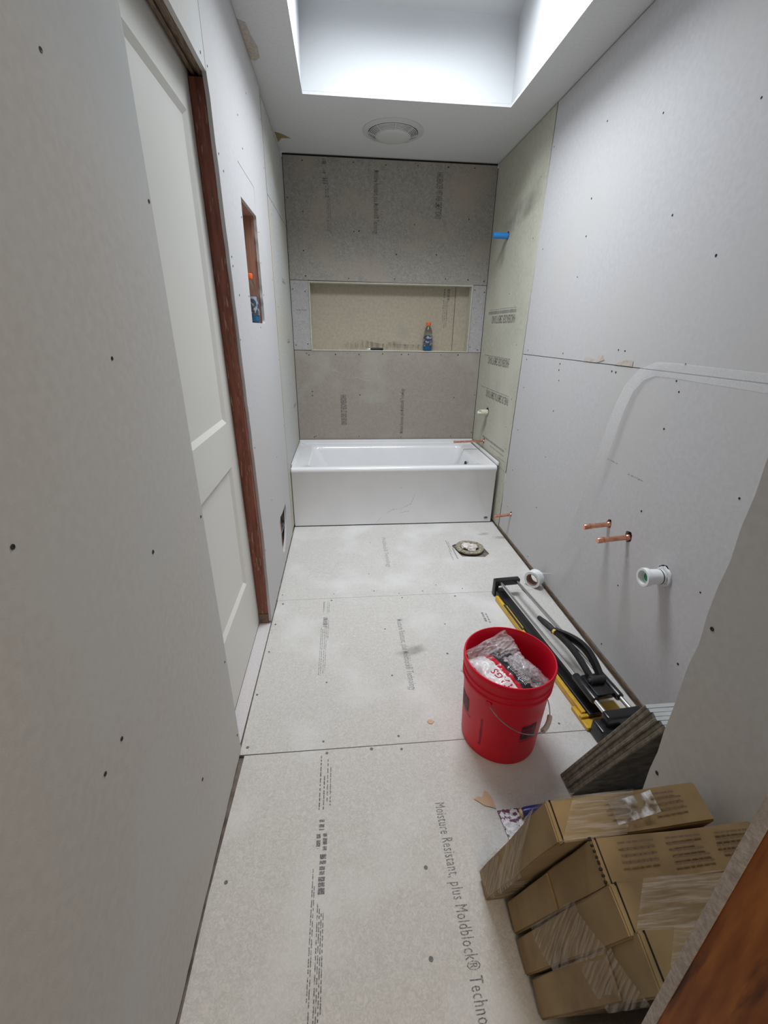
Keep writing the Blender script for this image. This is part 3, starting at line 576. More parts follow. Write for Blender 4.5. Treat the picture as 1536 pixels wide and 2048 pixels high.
q = MB(); q.poly([Vector((x, y, H - 0.0012)) for x, y in ((0.0, -0.62), (0.03, -0.60), (0.035, -0.52), (0.05, -0.44), (0.045, -0.36), (0.02, -0.33), (0.0, -0.34))], (0, 0, 1), 0.001); q.build('torn_paper', 'torn_paper', ceiling)

# ------------------------------------------------------------------ bathtub
tub = thing('bathtub', 'white alcove bathtub with a plain flat apron', 'bathtub', (0.76, 0.38, 0))
TX0, TX1, TY0, TY1, TZ = 0.004, 1.518, 0.0, 0.757, 0.462
def rrect(x0, x1, y0, y1, r, z, n=8):
    pts = []
    for cx, cy, a0 in ((x1 - r, y1 - r, 0), (x0 + r, y1 - r, 90), (x0 + r, y0 + r, 180), (x1 - r, y0 + r, 270)):
        for k in range(n + 1):
            a = R(a0 + 90 * k / n); pts.append(Vector((cx + r * math.cos(a), cy + r * math.sin(a), z)))
    return pts
tb = MB()
tb.rings([rrect(TX0, TX1, TY0 + 0.006, TY1, 0.006, 0.008), rrect(TX0, TX1, TY0 + 0.004, TY1, 0.006, TZ - 0.045), rrect(TX0 - 0.001, TX1 + 0.001, TY0 - 0.004, TY1, 0.008, TZ - 0.034),
          rrect(TX0 - 0.001, TX1 + 0.001, TY0 - 0.006, TY1, 0.010, TZ - 0.016), rrect(TX0, TX1, TY0, TY1, 0.012, TZ - 0.005), rrect(TX0 + 0.004, TX1 - 0.004, TY0 + 0.010, TY1 - 0.004, 0.016, TZ),
          rrect(0.115, 1.395, 0.052, 0.620, 0.05, TZ - 0.001), rrect(0.121, 1.391, 0.060, 0.612, 0.05, TZ - 0.006), rrect(0.130, 1.386, 0.068, 0.605, 0.05, TZ - 0.022),
          rrect(0.200, 1.365, 0.085, 0.588, 0.07, 0.28), rrect(0.270, 1.340, 0.105, 0.565, 0.10, 0.13), rrect(0.310, 1.310, 0.135, 0.535, 0.10, 0.095), rrect(0.40, 1.25, 0.20, 0.47, 0.10, 0.088)], cap0=True, cap1=True)
tb.build('basin', 'tub_enamel', tub, smooth=True)
q = MB()
q.box((TX0, TY1 - 0.006, TZ - 0.01), (TX1 + 0.02, TY1 + 0.008, TZ + 0.024)); q.box((TX0 + 0.0, 0.06, TZ - 0.004), (TX0 + 0.008, TY1, TZ + 0.014)); q.box((TX1 + 0.004, 0.02, TZ - 0.004), (TX1 + 0.016, TY1, TZ + 0.022)); q.bevel(0.002, 2)
q.build('tiling_flange', 'tub_enamel', tub, smooth=True)
q = MB(); q.lathe([(0.0001, 0.0), (0.030, 0.0), (0.030, 0.0012), (0.0001, 0.0012)], origin=(0, 0, 0), seg=28); 
for v in q.bm.verts: v.co = Vector((1.475 + v.co.x * 0.5, -0.0005 - v.co.z + 0.004 , 0.042 + v.co.y * 0.28))
q.build('maker_badge', 'screw_grey', tub, label='small grey oval badge')
q = MB(); q.cyl((1.3735, 0.33, 0.375), (1.3690, 0.33, 0.375), 0.028, seg=24); q.build('overflow_opening', 'dark_gap', tub)
q = MB(); q.lathe([(0.010, 0), (0.032, 0.0), (0.034, 0.004), (0.028, 0.006), (0.010, 0.004)], origin=(1.3755, 0.33, 0.355), axis=(-1, 0, 0.1), seg=20); q.build('overflow_fitting', 'chrome', tub, smooth=True)
q = MB(); q.lathe([(0.0005, 0.0), (0.030, 0.0), (0.034, 0.002), (0.036, 0.0)], origin=(1.18, 0.335, 0.0885), seg=24); q.build('drain', 'chrome', tub, smooth=True)
q = MB(); rs = random.Random(2)
for pts in ([(0.70, 0.10), (0.74, 0.125), (0.76, 0.13), (0.80, 0.128), (0.84, 0.15), (0.88, 0.17), (0.90, 0.22), (0.915, 0.26)], [(0.62, 0.02), (0.66, 0.07)], [(0.80, 0.10), (0.87, 0.11)], [(0.79, 0.30), (0.81, 0.30)]):
    for i in range(len(pts) - 1):
        a, b = Vector(pts[i]), Vector(pts[i + 1]); n = Vector((-(b - a).y, (b - a).x)).normalized() * rs.uniform(0.0007, 0.0014)
        q.poly([Vector((p.x, 0.0030, p.y)) for p in (a - n, b - n, b + n, a + n)])
q.build('scuff_mark', 'pencil', tub)['kind'] = 'stuff'

# ------------------------------------------------------------------ pipes and fittings on the walls
def pipe(name, label, cat, p0, p1, r, m, fit=0.0, extra=None):
    t = thing(name, label, cat, p0)
    q = MB(); q.cyl(p0, p1, r, seg=20); q.build('tube', m, t, smooth=True)
    d = (Vector(p1) - Vector(p0)).normalized()
    if fit:
        q = MB(); a = Vector(p1) - d * fit * 2.2
        q.lathe([(r, 0), (r * 1.16, 0.001), (r * 1.16, fit * 2.4), (r * 1.05, fit * 2.6), (0.0005, fit * 2.6)], origin=a, axis=d, seg=20); q.build('end_cap', m, t, smooth=True)
        q = MB(); q.lathe([(r, 0), (r * 1.2, 0.001), (r * 1.2, fit), (r, fit * 1.1)], origin=a - d * fit * 1.6, axis=d, seg=20); q.build('collar', m, t, smooth=True)
        q = MB(); q.lathe([(r, 0), (r * 1.25, 0.0), (r * 1.2, 0.010), (r, 0.013)], origin=Vector(p0) + d * 0.006, axis=d, seg=20); q.build('wall_collar', m, t, smooth=True)
    return t
pipe('shower_pipe', 'blue plastic pipe stub high on the cement board above the bathtub', 'pipe', (W + 0.01, 0.407, 1.989), (1.445, 0.418, 1.993), 0.019, 'blue_pex')
pipe('spout_pipe', 'long thin copper pipe reaching out over the bathtub rim', 'pipe', (W + 0.01, 0.45, 0.540), (1.292, 0.45, 0.533), 0.0085, 'copper', 0.004)
pipe('toilet_supply_pipe', 'short copper pipe low on the wall next to the bathtub apron', 'pipe', (W + 0.01, -0.293, 0.193), (1.433, -0.291, 0.180), 0.0095, 'copper', 0.006)
pipe('supply_pipe', 'capped copper pipe, the farther of the pair near the white drain stub', 'pipe', (W + 0.01, -1.348, 0.60), (1.437, -1.346, 0.588), 0.0105, 'copper', 0.008, 1)
pipe('supply_pipe', 'capped copper pipe, the nearer of the pair beside the white drain stub', 'pipe', (W + 0.01, -1.485, 0.603), (1.420, -1.483, 0.590), 0.0105, 'copper', 0.008, 1)
for (y, z) in ((-0.293, 0.193), (-1.348, 0.60), (-1.485, 0.603)):
    pass
t = thing('mixing_valve', 'cream plastic tub valve poking out of the cement board', 'valve', (W, 0.44, 0.776))
q = MB(); q.cyl((W + 0.012, 0.44, 0.776), (1.490, 0.44, 0.776), 0.024, seg=24); q.bevel(0.003, 2); q.build('valve_body', 'cream_plastic', t, smooth=True)
q = MB(); q.cyl((1.490, 0.44, 0.776), (1.465, 0.44, 0.776), 0.010, seg=16); q.build('valve_stem', 'white_plastic', t, smooth=True)
for a in (0, 90, 180, 270):
    q = MB(); q.box((-0.004, -0.005, 0.008), (0.012, 0.005, 0.021), Matrix.Translation((1.478, 0.44, 0.776)) @ Matrix.Rotation(R(a + 20), 4, 'X')); q.build('lug', 'cream_plastic', t)
q = MB(); q.poly([FR @ Vector((-0.44 + 0.032 * math.cos(a / 9 * math.pi) * (1 + 0.2 * math.sin(3 * a)), 0.782 + 0.034 * math.sin(a / 9 * math.pi), 0.001)) for a in range(18)]); q.build('cut_hole', 'dark_gap', g1)
q = MB(); q.poly([FR @ Vector((-0.45 + 0.012 * math.cos(a / 5 * math.pi), 0.543 + 0.026 * math.sin(a / 5 * math.pi), 0.001)) for a in range(10)]); q.build('cut_hole', 'dark_gap', g1)
q = MB(); q.poly([FR @ Vector((-0.407 + 0.023 * math.cos(a / 8 * math.pi), 1.992 + 0.026 * math.sin(a / 8 * math.pi), 0.001)) for a in range(16)]); q.build('cut_hole', 'dark_gap', g1)
t = thing('drain_stub', 'fat white plastic drain pipe closed with a green plug', 'pipe', (W, -1.719, 0.557))
q = MB(); q.cyl((W + 0.012, -1.719, 0.557), (1.485, -1.719, 0.557), 0.0275, seg=32); q.build('pipe_body', 'white_plastic', t, smooth=True)
q = MB(); q.lathe([(0.022, 0.0), (0.0285, 0.0), (0.0285, 0.028), (0.0345, 0.033), (0.0350, 0.046), (0.0335, 0.050), (0.0255, 0.050), (0.0245, 0.030)], origin=(1.513, -1.719, 0.557), axis=(-1, 0, 0), seg=36); q.build('coupling', 'white_plastic', t, smooth=True)
q = MB(); q.cyl((1.490, -1.719, 0.557), (1.4825, -1.719, 0.557), 0.0243, seg=28); q.build('end_plug', 'white_plastic', t)
q = MB(); q.cyl((1.4824, -1.719, 0.557), (1.4805, -1.719, 0.557), 0.0165, seg=24); q.build('green_disc', 'green_plug', t, label='green test disc')
for x in (1.522, 1.530): 
    q = MB(); q.lathe([(0.0276, 0), (0.0285, 0.001), (0.0285, 0.003), (0.0276, 0.004)], origin=(x, -1.719, 0.557), axis=(-1, 0, 0), seg=32); q.build('joint_ring', 'black_rubber' if x > 1.525 else 'white_plastic', t)
q = MB(); q.lathe([(0.0285, 0.0), (0.039, 0.0), (0.037, 0.006), (0.0285, 0.008)], origin=(W - 0.001, -1.719, 0.557), axis=(-1, 0, 0), seg=32)
for v in q.bm.verts: v.co += Vector((0, 0.0018 * math.sin(v.co.z * 900), 0.0018 * math.sin(v.co.y * 1100)))
q.build('caulk_ring', 'plaster', t, smooth=True)

# ------------------------------------------------------------------ exhaust fan on the ceiling
fc = (0.727, 0.333, H)
fan = thing('exhaust_fan', 'round off-white exhaust fan grille on the ceiling', 'fan', fc)
q = MB(); q.lathe([(0.188, 0.0), (0.188, -0.003), (0.180, -0.006), (0.160, -0.008), (0.156, -0.012), (0.152, -0.008), (0.152, -0.002)], origin=fc, seg=56); q.build('rim', 'fan_plastic', fan, smooth=True)
for i in range(5):
    r = 0.148 - i * 0.0085; z = -0.012 - i * 0.003
    q = MB(); q.lathe([(r, z), (r - 0.0035, z - 0.003), (r - 0.005, z - 0.002), (r - 0.0012, z + 0.002), (r, z)], origin=fc, seg=56); q.build('louver', 'fan_plastic', fan, smooth=True)
for k in range(8):
    M_ = Matrix.Translation(fc) @ Matrix.Rotation(R(k * 45 + 0), 4, 'Z')
    q = MB(); q.rings([[M_ @ Vector((x, y, z + dz)) for y, dz in ((-0.0025, 0), (0.0025, 0), (0.0025, 0.006), (-0.0025, 0.006))] for x, z in ((0.104, -0.032), (0.153, -0.016))]); q.build('spoke', 'fan_plastic', fan)
q = MB(); q.lathe([(0.107, -0.022), (0.108, -0.028), (0.104, -0.032), (0.080, -0.036), (0.040, -0.039), (0.0005, -0.040)], origin=fc, seg=48); q.build('center_cover', 'fan_plastic', fan, smooth=True)
q = MB(); q.cyl((fc[0], fc[1], H - 0.0005), (fc[0], fc[1], H - 0.004), 0.150, seg=48); q.build('housing', 'screw_grey', fan)

# ------------------------------------------------------------------ toilet flange in the floor
fx, fy = 1.231, -0.420
fg = thing('closet_flange', 'rusty round toilet flange stuffed with a rag in the floor opening', 'flange', (fx, fy, 0))
q = MB(); q.lathe([(0.060, -0.010), (0.062, 0.010), (0.066, 0.015), (0.088, 0.016), (0.096, 0.013), (0.097, 0.004), (0.090, 0.0), (0.068, -0.002), (0.060, -0.010)], origin=(fx, fy, 0), seg=40)
for v in q.bm.verts: v.co.z += noise.noise(v.co * 40) * 0.004
q.build('flange_ring', 'flange_iron', fg, smooth=True)
q = MB(); q.cyl((fx, fy, -0.0108), (fx, fy, 0.003), 0.064, seg=32); q.build('waste_pipe', 'cavity', fg)
for k, (ox, oy, r, zz) in enumerate(((-0.018, 0.012, 0.036, 0.014), (0.026, 0.006, 0.028, 0.012), (0.010, -0.016, 0.03, 0.006))):
    q = MB(); bmesh.ops.create_icosphere(q.bm, subdivisions=3, radius=r)
    for v in q.bm.verts:
        n = noise.noise(v.co * 60 + Vector((k * 7, 0, 0))) * 0.35 + noise.noise(v.co * 150) * 0.12; v.co = v.co * (1 + n); v.co.z *= 0.55; v.co += Vector((fx + ox, fy + oy, zz))
    q.build('rag_fold', 'rag', fg, smooth=True)
for a in (35, 215):
    q = MB(); q.cyl((fx + 0.08 * math.cos(R(a)), fy + 0.08 * math.sin(R(a)), 0.010), (fx + 0.08 * math.cos(R(a)), fy + 0.08 * math.sin(R(a)), 0.022), 0.005, seg=6); q.build('bolt', 'flange_iron', fg)

# ------------------------------------------------------------------ mesh tape: roll on the floor, loose end stuck along the wall joint
rc = Vector((1.478, -0.905, 0.0495)); ax = Vector((-0.80, -0.60, 0.0)).normalized()
tp = thing('mesh_tape_roll', 'white roll of drywall mesh tape standing on the floor', 'tape roll', (rc.x, rc.y, 0))
q = MB(); q.lathe([(0.036, -0.025), (0.0495, -0.025), (0.0495, 0.025), (0.036, 0.025), (0.036, -0.025)], origin=rc, axis=ax, seg=40); q.build('tape_winding', 'white_plastic', tp, smooth=True)
q = MB(); q.lathe([(0.033, -0.0255), (0.0362, -0.0255), (0.0362, 0.0258), (0.033, 0.0258), (0.033, -0.0255)], origin=rc, axis=ax, seg=40); q.build('cardboard_core', 'cardboard_core', tp, smooth=True)
path = [(-2.349, 1.258, .001), (-1.95, 1.258, .001), (-1.65, 1.260, .001), (-1.50, 1.262, .0015), (-1.41, 1.260, .004), (-1.345, 1.236, .010), (-1.300, 1.18, .018), (-1.275, 1.10, .024), (-1.258, 1.0, .028), (-1.240, 0.90, .030), (-1.222, 0.80, .032),
        (-1.200, 0.70, .032), (-1.180, 0.60, .032), (-1.160, 0.50, .032), (-1.138, 0.40, .032), (-1.110, 0.31, .034), (-1.075, 0.235, .037), (-1.030, 0.175, .042), (-0.985, 0.130, .050), (-0.945, 0.108, .060), (-0.915, 0.0990, .068)]
q = MB(); L_ = []
for i, (y, z, d) in enumerate(path):
    a = path[max(i - 1, 0)]; b = path[min(i + 1, len(path) - 1)]
    t2 = Vector((0, b[0] - a[0], b[1] - a[1])).normalized(); nrm = Vector((0, -t2.z, t2.y))
    k = 0.0 if i < 4 else min(1, (i - 3) / 10); nrm = (nrm * (1 - 0.45 * k) + Vector((-1, 0, 0)) * 0.65 * k).normalized()
    if i >= len(path) - 3: nrm = (nrm * 0.3 + Vector(ax) * (0.9)).normalized()
    c = Vector((W - d, y, z)); L_.append((c - nrm * 0.025, c + nrm * 0.025))
for a, b in L_:
    for p in (a, b): p.x = min(p.x, W - 0.0008)
vsl = [[q.bm.verts.new(p) for p in pr] for pr in L_]
for i in range(len(vsl) - 1): q.bm.faces.new((vsl[i][0], vsl[i][1], vsl[i + 1][1], vsl[i + 1][0]))
q.build('loose_strip', 'mesh_tape', tp, smooth=True, label='translucent mesh strip')

# ------------------------------------------------------------------ manual tile cutter lying on the floor
tc = thing('tile_cutter', 'black and yellow manual tile cutter with two chrome rails on the floor', 'tile cutter', (1.33, -1.42, 0))
A = Vector((1.268, -0.99, 0.0)); B = Vector((1.352, -1.90, 0.0)); dv = (B - A).normalized(); Lc = (B - A).length
sv = Vector((-dv.y, dv.x, 0)); sv = sv if sv.x > 0 else -sv     # sideways, towards the wall
FTc = frame((A.x, A.y, 0), dv, -sv) if dv.cross(-sv).z > 0 else frame((A.x, A.y, 0), dv, sv)
sgn = 1 if (FTc @ Vector((0, 1, 0)) - FTc @ Vector((0, 0, 0))).dot(sv) > 0 else -1
def TC(a, s, z): return FTc @ Vector((a, s * sgn, z))         # a along, s towards the wall, z up
def tcbox(name, m, a0, a1, s0, s1, z0, z1, bev=0.003, smooth=False):
    q = MB(); q.box((a0, s0 * sgn, z0), (a1, s1 * sgn, z1), FTc); q.bevel(bev, 2); return q.build(name, m, tc, smooth=smooth)
tcbox('base_plate', 'black_plastic', 0.02, 0.86, -0.050, 0.012, 0.006, 0.036, 0.004)
tcbox('side_rail', 'yellow_metal', 0.04, 0.84, -0.068, -0.052, 0.003, 0.030, 0.002)
tcbox('rubber_inlay', 'black_rubber', 0.13, 0.34, -0.0655, -0.0555, 0.0295, 0.0330, 0.001)
tcbox('base_lip', 'yellow_bright', 0.14, 0.33, -0.0528, -0.0502, 0.0300, 0.0345, 0.0005)
tcbox('end_plate', 'yellow_metal', 0.795, 0.90, -0.082, 0.105, 0.002, 0.016, 0.002)
tcbox('end_bar', 'yellow_metal', 0.845, 0.858, -0.082, 0.105, 0.0162, 0.026, 0.001)
for s_ in (-0.028, 0.068):
    q = MB(); q.cyl(TC(0.0, s_, 0.086), TC(0.925, s_ + (0.012 if s_ > 0 else 0.0), 0.086), 0.0088, seg=20); q.build('guide_rail', 'chrome', tc, smooth=True)
# far bracket
q = MB(); q.box((-0.028, -0.048 * sgn, 0.066), (0.006, 0.088 * sgn, 0.102), FTc); q.box((-0.030, -0.060 * sgn, 0.0), (0.004, -0.036 * sgn, 0.10), FTc); q.box((-0.024, -0.052 * sgn, 0.0), (0.045, 0.016 * sgn, 0.040), FTc)
q.bevel(0.006, 2); q.build('end_bracket', 'black_plastic', tc, smooth=True)
# near bracket
q = MB(); q.box((0.905, -0.048 * sgn, 0.060), (0.945, 0.106 * sgn, 0.106), FTc); q.box((0.900, -0.075 * sgn, 0.0), (0.965, 0.02 * sgn, 0.064), FTc); q.box((0.915, 0.03 * sgn, 0.0), (0.955, 0.10 * sgn, 0.062), FTc)
q.bevel(0.009, 3); q.build('end_bracket', 'black_plastic', tc, smooth=True)
# sliding carriage with its two sleeves
for s_ in (-0.028, 0.077):
    q = MB(); q.lathe([(0.0090, 0), (0.0165, 0.0), (0.0175, 0.004), (0.0175, 0.124), (0.0165, 0.13), (0.0090, 0.13)], origin=TC(0.715, s_, 0.086), axis=dv, seg=24); q.build('slide_sleeve', 'black_plastic', tc, smooth=True)
tcbox('carriage', 'black_plastic', 0.725, 0.835, -0.014, 0.062, 0.074, 0.100, 0.006, True)
q = MB(); q.cyl(TC(0.77, -0.005, 0.112), TC(0.77, 0.055, 0.112), 0.016, seg=20); q.build('pivot', 'black_rubber', tc, smooth=True)
for s_ in (-0.007, 0.057):
    q = MB(); q.cyl(TC(0.77, s_ - 0.003, 0.112), TC(0.77, s_ + 0.003, 0.112), 0.008, seg=12); q.build('pivot_bolt', 'chrome', tc, smooth=True)
# lever: two curved side plates running back from the pivot, then a straight grip
def arc(s0, hgt):
    out = []
    for k in range(13):
        f = k / 12; a = 0.77 - 0.31 * f; s_ = s0 * (1 - f) + 0.020 * f + 0.030 * math.sin(math.pi * f) * (1 if s0 > 0.02 else 0.15)
        out.append(TC(a, s_, 0.112 + hgt * math.sin(math.pi * f)))
    return out
q = MB()
pl = arc(0.046, 0.030)
for i in range(len(pl) - 1): pass
q.rings([[p + Vector((0, 0, -0.016)) - sv * 0.011, p + Vector((0, 0, -0.016)) + sv * 0.011, p + Vector((0, 0, 0.014)) + sv * 0.010, p + Vector((0, 0, 0.014)) - sv * 0.010] for p in pl]); q.bevel(0.002, 1)
q.build('lever_plate', 'black_plastic', tc)
q = MB(); pl = arc(0.004, 0.018)
q.rings([[p + Vector((0, 0, -0.012)) - sv * 0.008, p + Vector((0, 0, -0.012)) + sv * 0.010, p + Vector((0, 0, 0.010)) + sv * 0.010, p + Vector((0, 0, 0.010)) - sv * 0.008] for p in pl]); q.build('lever_plate', 'black_plastic', tc)
q = MB(); q.tube([TC(0.47, 0.020, 0.112), TC(0.43, 0.017, 0.110), TC(0.39, 0.012, 0.107), TC(0.35, 0.008, 0.104)], [0.013, 0.015, 0.014, 0.010], seg=14); q.build('lever_grip', 'black_rubber', tc, smooth=True)
q = MB(); q.lathe([(0.008, 0), (0.015, 0.0), (0.016, 0.006), (0.015, 0.012), (0.008, 0.012)], origin=TC(0.468, 0.021, 0.113), axis=dv, seg=20); q.build('yellow_ring', 'yellow_bright', tc, smooth=True, label='yellow ring')

# ------------------------------------------------------------------ red bucket
bc = Vector((0.932, -1.868, 0.0)); bh = 0.362
bk = thing('bucket', 'red plastic bucket with black print holding plastic bags', 'bucket', bc)
q = MB(); q.lathe([(0.0005, 0.006), (0.120, 0.006), (0.128, 0.0), (0.132, 0.002), (0.1335, 0.010), (0.1450, 0.268), (0.1470, 0.272), (0.1475, 0.279), (0.1520, 0.281), (0.1520, 0.286), (0.1480, 0.288), (0.1480, 0.303), (0.1525, 0.305), (0.1525, 0.310), (0.1485, 0.312),
                   (0.1490, 0.332), (0.1540, 0.334), (0.1550, 0.348), (0.1545, 0.359), (0.1520, bh), (0.1490, bh), (0.1475, 0.357), (0.1462, 0.33), (0.1295, 0.012), (0.0005, 0.010)], origin=bc, seg=72); q.build('pail', 'bucket_red', bk, smooth=True)
def bend(az0, z0, rot=0.0):
    def f(x, y):
        c, s_ = math.cos(rot), math.sin(rot); u = x * c - y * s_; v = x * s_ + y * c
        z = z0 + v; r = 0.1335 + (0.1450 - 0.1335) * (z - 0.01) / 0.258 + 0.0008
        a = az0 + u / r; return Vector((bc.x + r * math.cos(a), bc.y + r * math.sin(a), z))
    return f
def logo(az, z0, parent):
    q = MB(); f = bend(az, z0); gap = 0.003
    for i in range(2):
        for j in range(2):
            x0 = -0.030 + i * (0.030 + gap / 2); y0_ = -0.026 + j * (0.030 + gap / 2)
            q.grid(lambda u, v, x0=x0, y0_=y0_: f(x0 + u * 0.0285, y0_ + v * 0.0285), 6, 2)
    q.build('printed_logo', 'ink_black', parent)
    text('FLOOR\n&DECOR', None, 0.012, 'bucket_red', parent, name='logo_letters', sx=0.95, bend=lambda x, y: (lambda p: p + (p - Vector((bc.x, bc.y, p.z))).normalized() * 0.0006)(f(x - 0.028, y + 0.012)))
    text('FLOOR&DECOR', None, 0.0085, 'ink_black', parent, name='printed_text', sx=0.95, bend=lambda x, y: f(x - 0.031, y - 0.039))
logo(R(-178), 0.175, bk); logo(R(-72), 0.150, bk)
text('flooranddecor.com', None, 0.013, 'ink_black', bk, sx=0.92, bend=bend(R(-137), 0.055, R(90)))
ea = R(-132); ez = 0.268
def bail(t_):
    a = ea + t_ * math.pi; r = 0.1500 + 0.012 * math.sin(t_ * math.pi); return Vector((bc.x + r * math.cos(a), bc.y + r * math.sin(a), ez - 0.118 * math.sin(t_ * math.pi) ** 0.8))
q = MB(); q.tube([bail(k / 40) for k in range(41)], 0.0017, seg=8); q.build('wire_handle', 'steel_dull', bk, smooth=True)
q = MB(); q.tube([bail(k / 40) for k in range(17, 24)], 0.0085, seg=14); q.build('handle_grip', 'cream_plastic', bk, smooth=True, label='off-white plastic grip')
for a in (ea, ea + math.pi):
    d = Vector((math.cos(a), math.sin(a), 0)); q = MB(); q.cyl(bc + d * 0.143 + Vector((0, 0, ez)), bc + d * 0.1525 + Vector((0, 0, ez)), 0.010, seg=16); q.build('handle_ear', 'bucket_red', bk, smooth=True)
# bags in the bucket
def bag(name, label, loc, rot, lx, ly, th_, amp, mats, seed, split=None, grp='bags in the red bucket'):
    t = thing(name, label, 'bag', loc, rot, grp); nu, nv = 60, 48
    q = MB()
    def f(u, v, s):
        e = (4 * u * (1 - u)) ** 0.45 * (4 * v * (1 - v)) ** 0.45
        n = noise.noise(Vector((u * 5 + seed, v * 5, s * 2))) + 0.5 * noise.noise(Vector((u * 13, v * 13 + seed, s)))
        crease = abs(noise.noise(Vector((u * 9 + v * 6 + seed, v * 4 - u * 5, 3)))) * 1.3
        return Vector(((u - 0.5) * lx * (1 + 0.06 * noise.noise(Vector((v * 4, seed, 0)))), (v - 0.5) * ly * (1 + 0.06 * noise.noise(Vector((u * 4, seed, 9)))), s * th_ * e + amp * (n - crease + 0.3)))
    for s in (-1, 1): q.grid(lambda u, v: f(u, v, s), nu, nv)
    bmesh.ops.remove_doubles(q.bm, verts=q.bm.verts[:], dist=0.0004)
    if split:
        for fc_ in q.bm.faces:
            c = fc_.calc_center_median(); fc_.material_index = split(c.x / lx + 0.5, c.y / ly + 0.5)
    q.build('film', mats, t, smooth=True, local=True)
    return t, f
b_a, fa = bag('spacer_bag', 'glossy black bag with a red and white printed edge, in the bucket', (0.928, -1.879, 0.292), (R(-4), R(5), R(-66)), 0.205, 0.185, 0.020, 0.006, ['bag_black', 'bag_red', 'bag_white'], 3.3,
          lambda u, v: 2 if v < 0.36 else (1 if v < 0.45 else 0))
Mb = Matrix.LocRotScale(b_a.location, b_a.rotation_euler, None)
def on_bag(x, y, lift=0.0012):
    p = fa(x / 0.205 + 0.5, y / 0.185 + 0.5, 1); return Mb @ Vector((x, y, p.z + lift))
text('TAGS', None, 0.030, 'bag_red', b_a, sx=0.9, bend=lambda x, y: on_bag(0.066 - x, -0.036 - y))
q = MB()
for k in range(6):
    y = 0.006 + k * 0.0058
    for m_ in range(9):
        x = -0.010 + m_ * 0.0095; q.poly([on_bag(a, b, 0.0014) for a, b in ((x, y), (x + 0.0075, y), (x + 0.0075, y + 0.0016), (x, y + 0.0016))])
q.build('fine_print', 'white_plastic', b_a)['kind'] = 'stuff'
b_b, _ = bag('zip_bag', 'clear zip bag crumpled over the white one in the bucket', (0.902, -1.800, 0.318), (R(30), R(-6), R(26)), 0.200, 0.095, 0.007, 0.010, ['clear_bag'], 8.1)
b_c, _ = bag('clear_bag', 'wrinkled clear bag lying against the inside of the bucket', (1.000, -1.888, 0.300), (R(-6), R(10), R(-62)), 0.165, 0.085, 0.008, 0.008, ['clear_bag'], 1.7)
b_d, _ = bag('spacer_bag', 'white bag of small pieces at the bottom of the bucket bags', (0.868, -1.868, 0.278), (R(6), R(-6), R(-60)), 0.170, 0.110, 0.016, 0.008, ['bag_white'], 5.5)

# ------------------------------------------------------------------ stack of tiles leaning by the short wall
tile_me = None
names = ['rearmost grey floor tile of the leaning stack, farthest from the boxes', 'second grey floor tile from the back of the leaning stack', 'third grey floor tile from the back of the leaning stack',
         'third grey floor tile from the front of the leaning stack', 'second grey floor tile from the front of the leaning stack', 'front grey floor tile of the leaning stack, nearest the cardboard boxes']
LT = 0.600; tt = 0.0098
for i in range(6):
    y = -2.061 - i * 0.0118
    t = thing('floor_tile', names[i], 'tile', (1.087 + (0.0, 0.002, 0.005, 0.0, 0.008, 0.006)[i], y, 0), (R(22.0), 0, R((0.3, -0.2, 0.1, 0.4, -0.3, 0.2)[i])), 'tiles leaning by the short wall')
    if tile_me is None:
        q = MB(); q.box((0, 0.0022, 0), (0.305, tt, LT)); q.bevel(0.0008, 1); tb_ = q.build('tile_body', 'tile_edge', t, local=True)
        q = MB(); q.box((0.001, 0.0, 0.001), (0.304, 0.0021, LT - 0.001)); tk = q.build('tile_back', 'tile_back', t, local=True)
        q = MB(); q.box((0.0006, tt + 0.0001, 0.0006), (0.3044, tt + 0.0006, LT - 0.0006)); tf = q.build('glazed_face', 'tile_face', t, local=True)
        q = MB(); q.box((0.0002, 0.0015, LT + 0.0001), (0.3048, tt, LT + 0.0008)); te = q.build('top_edge', 'tile_face', t, local=True)
        tile_me = [tb_, tk, tf, te]
    else:
        for o in tile_me:
            c = o.copy(); col.objects.link(c); c.parent = t

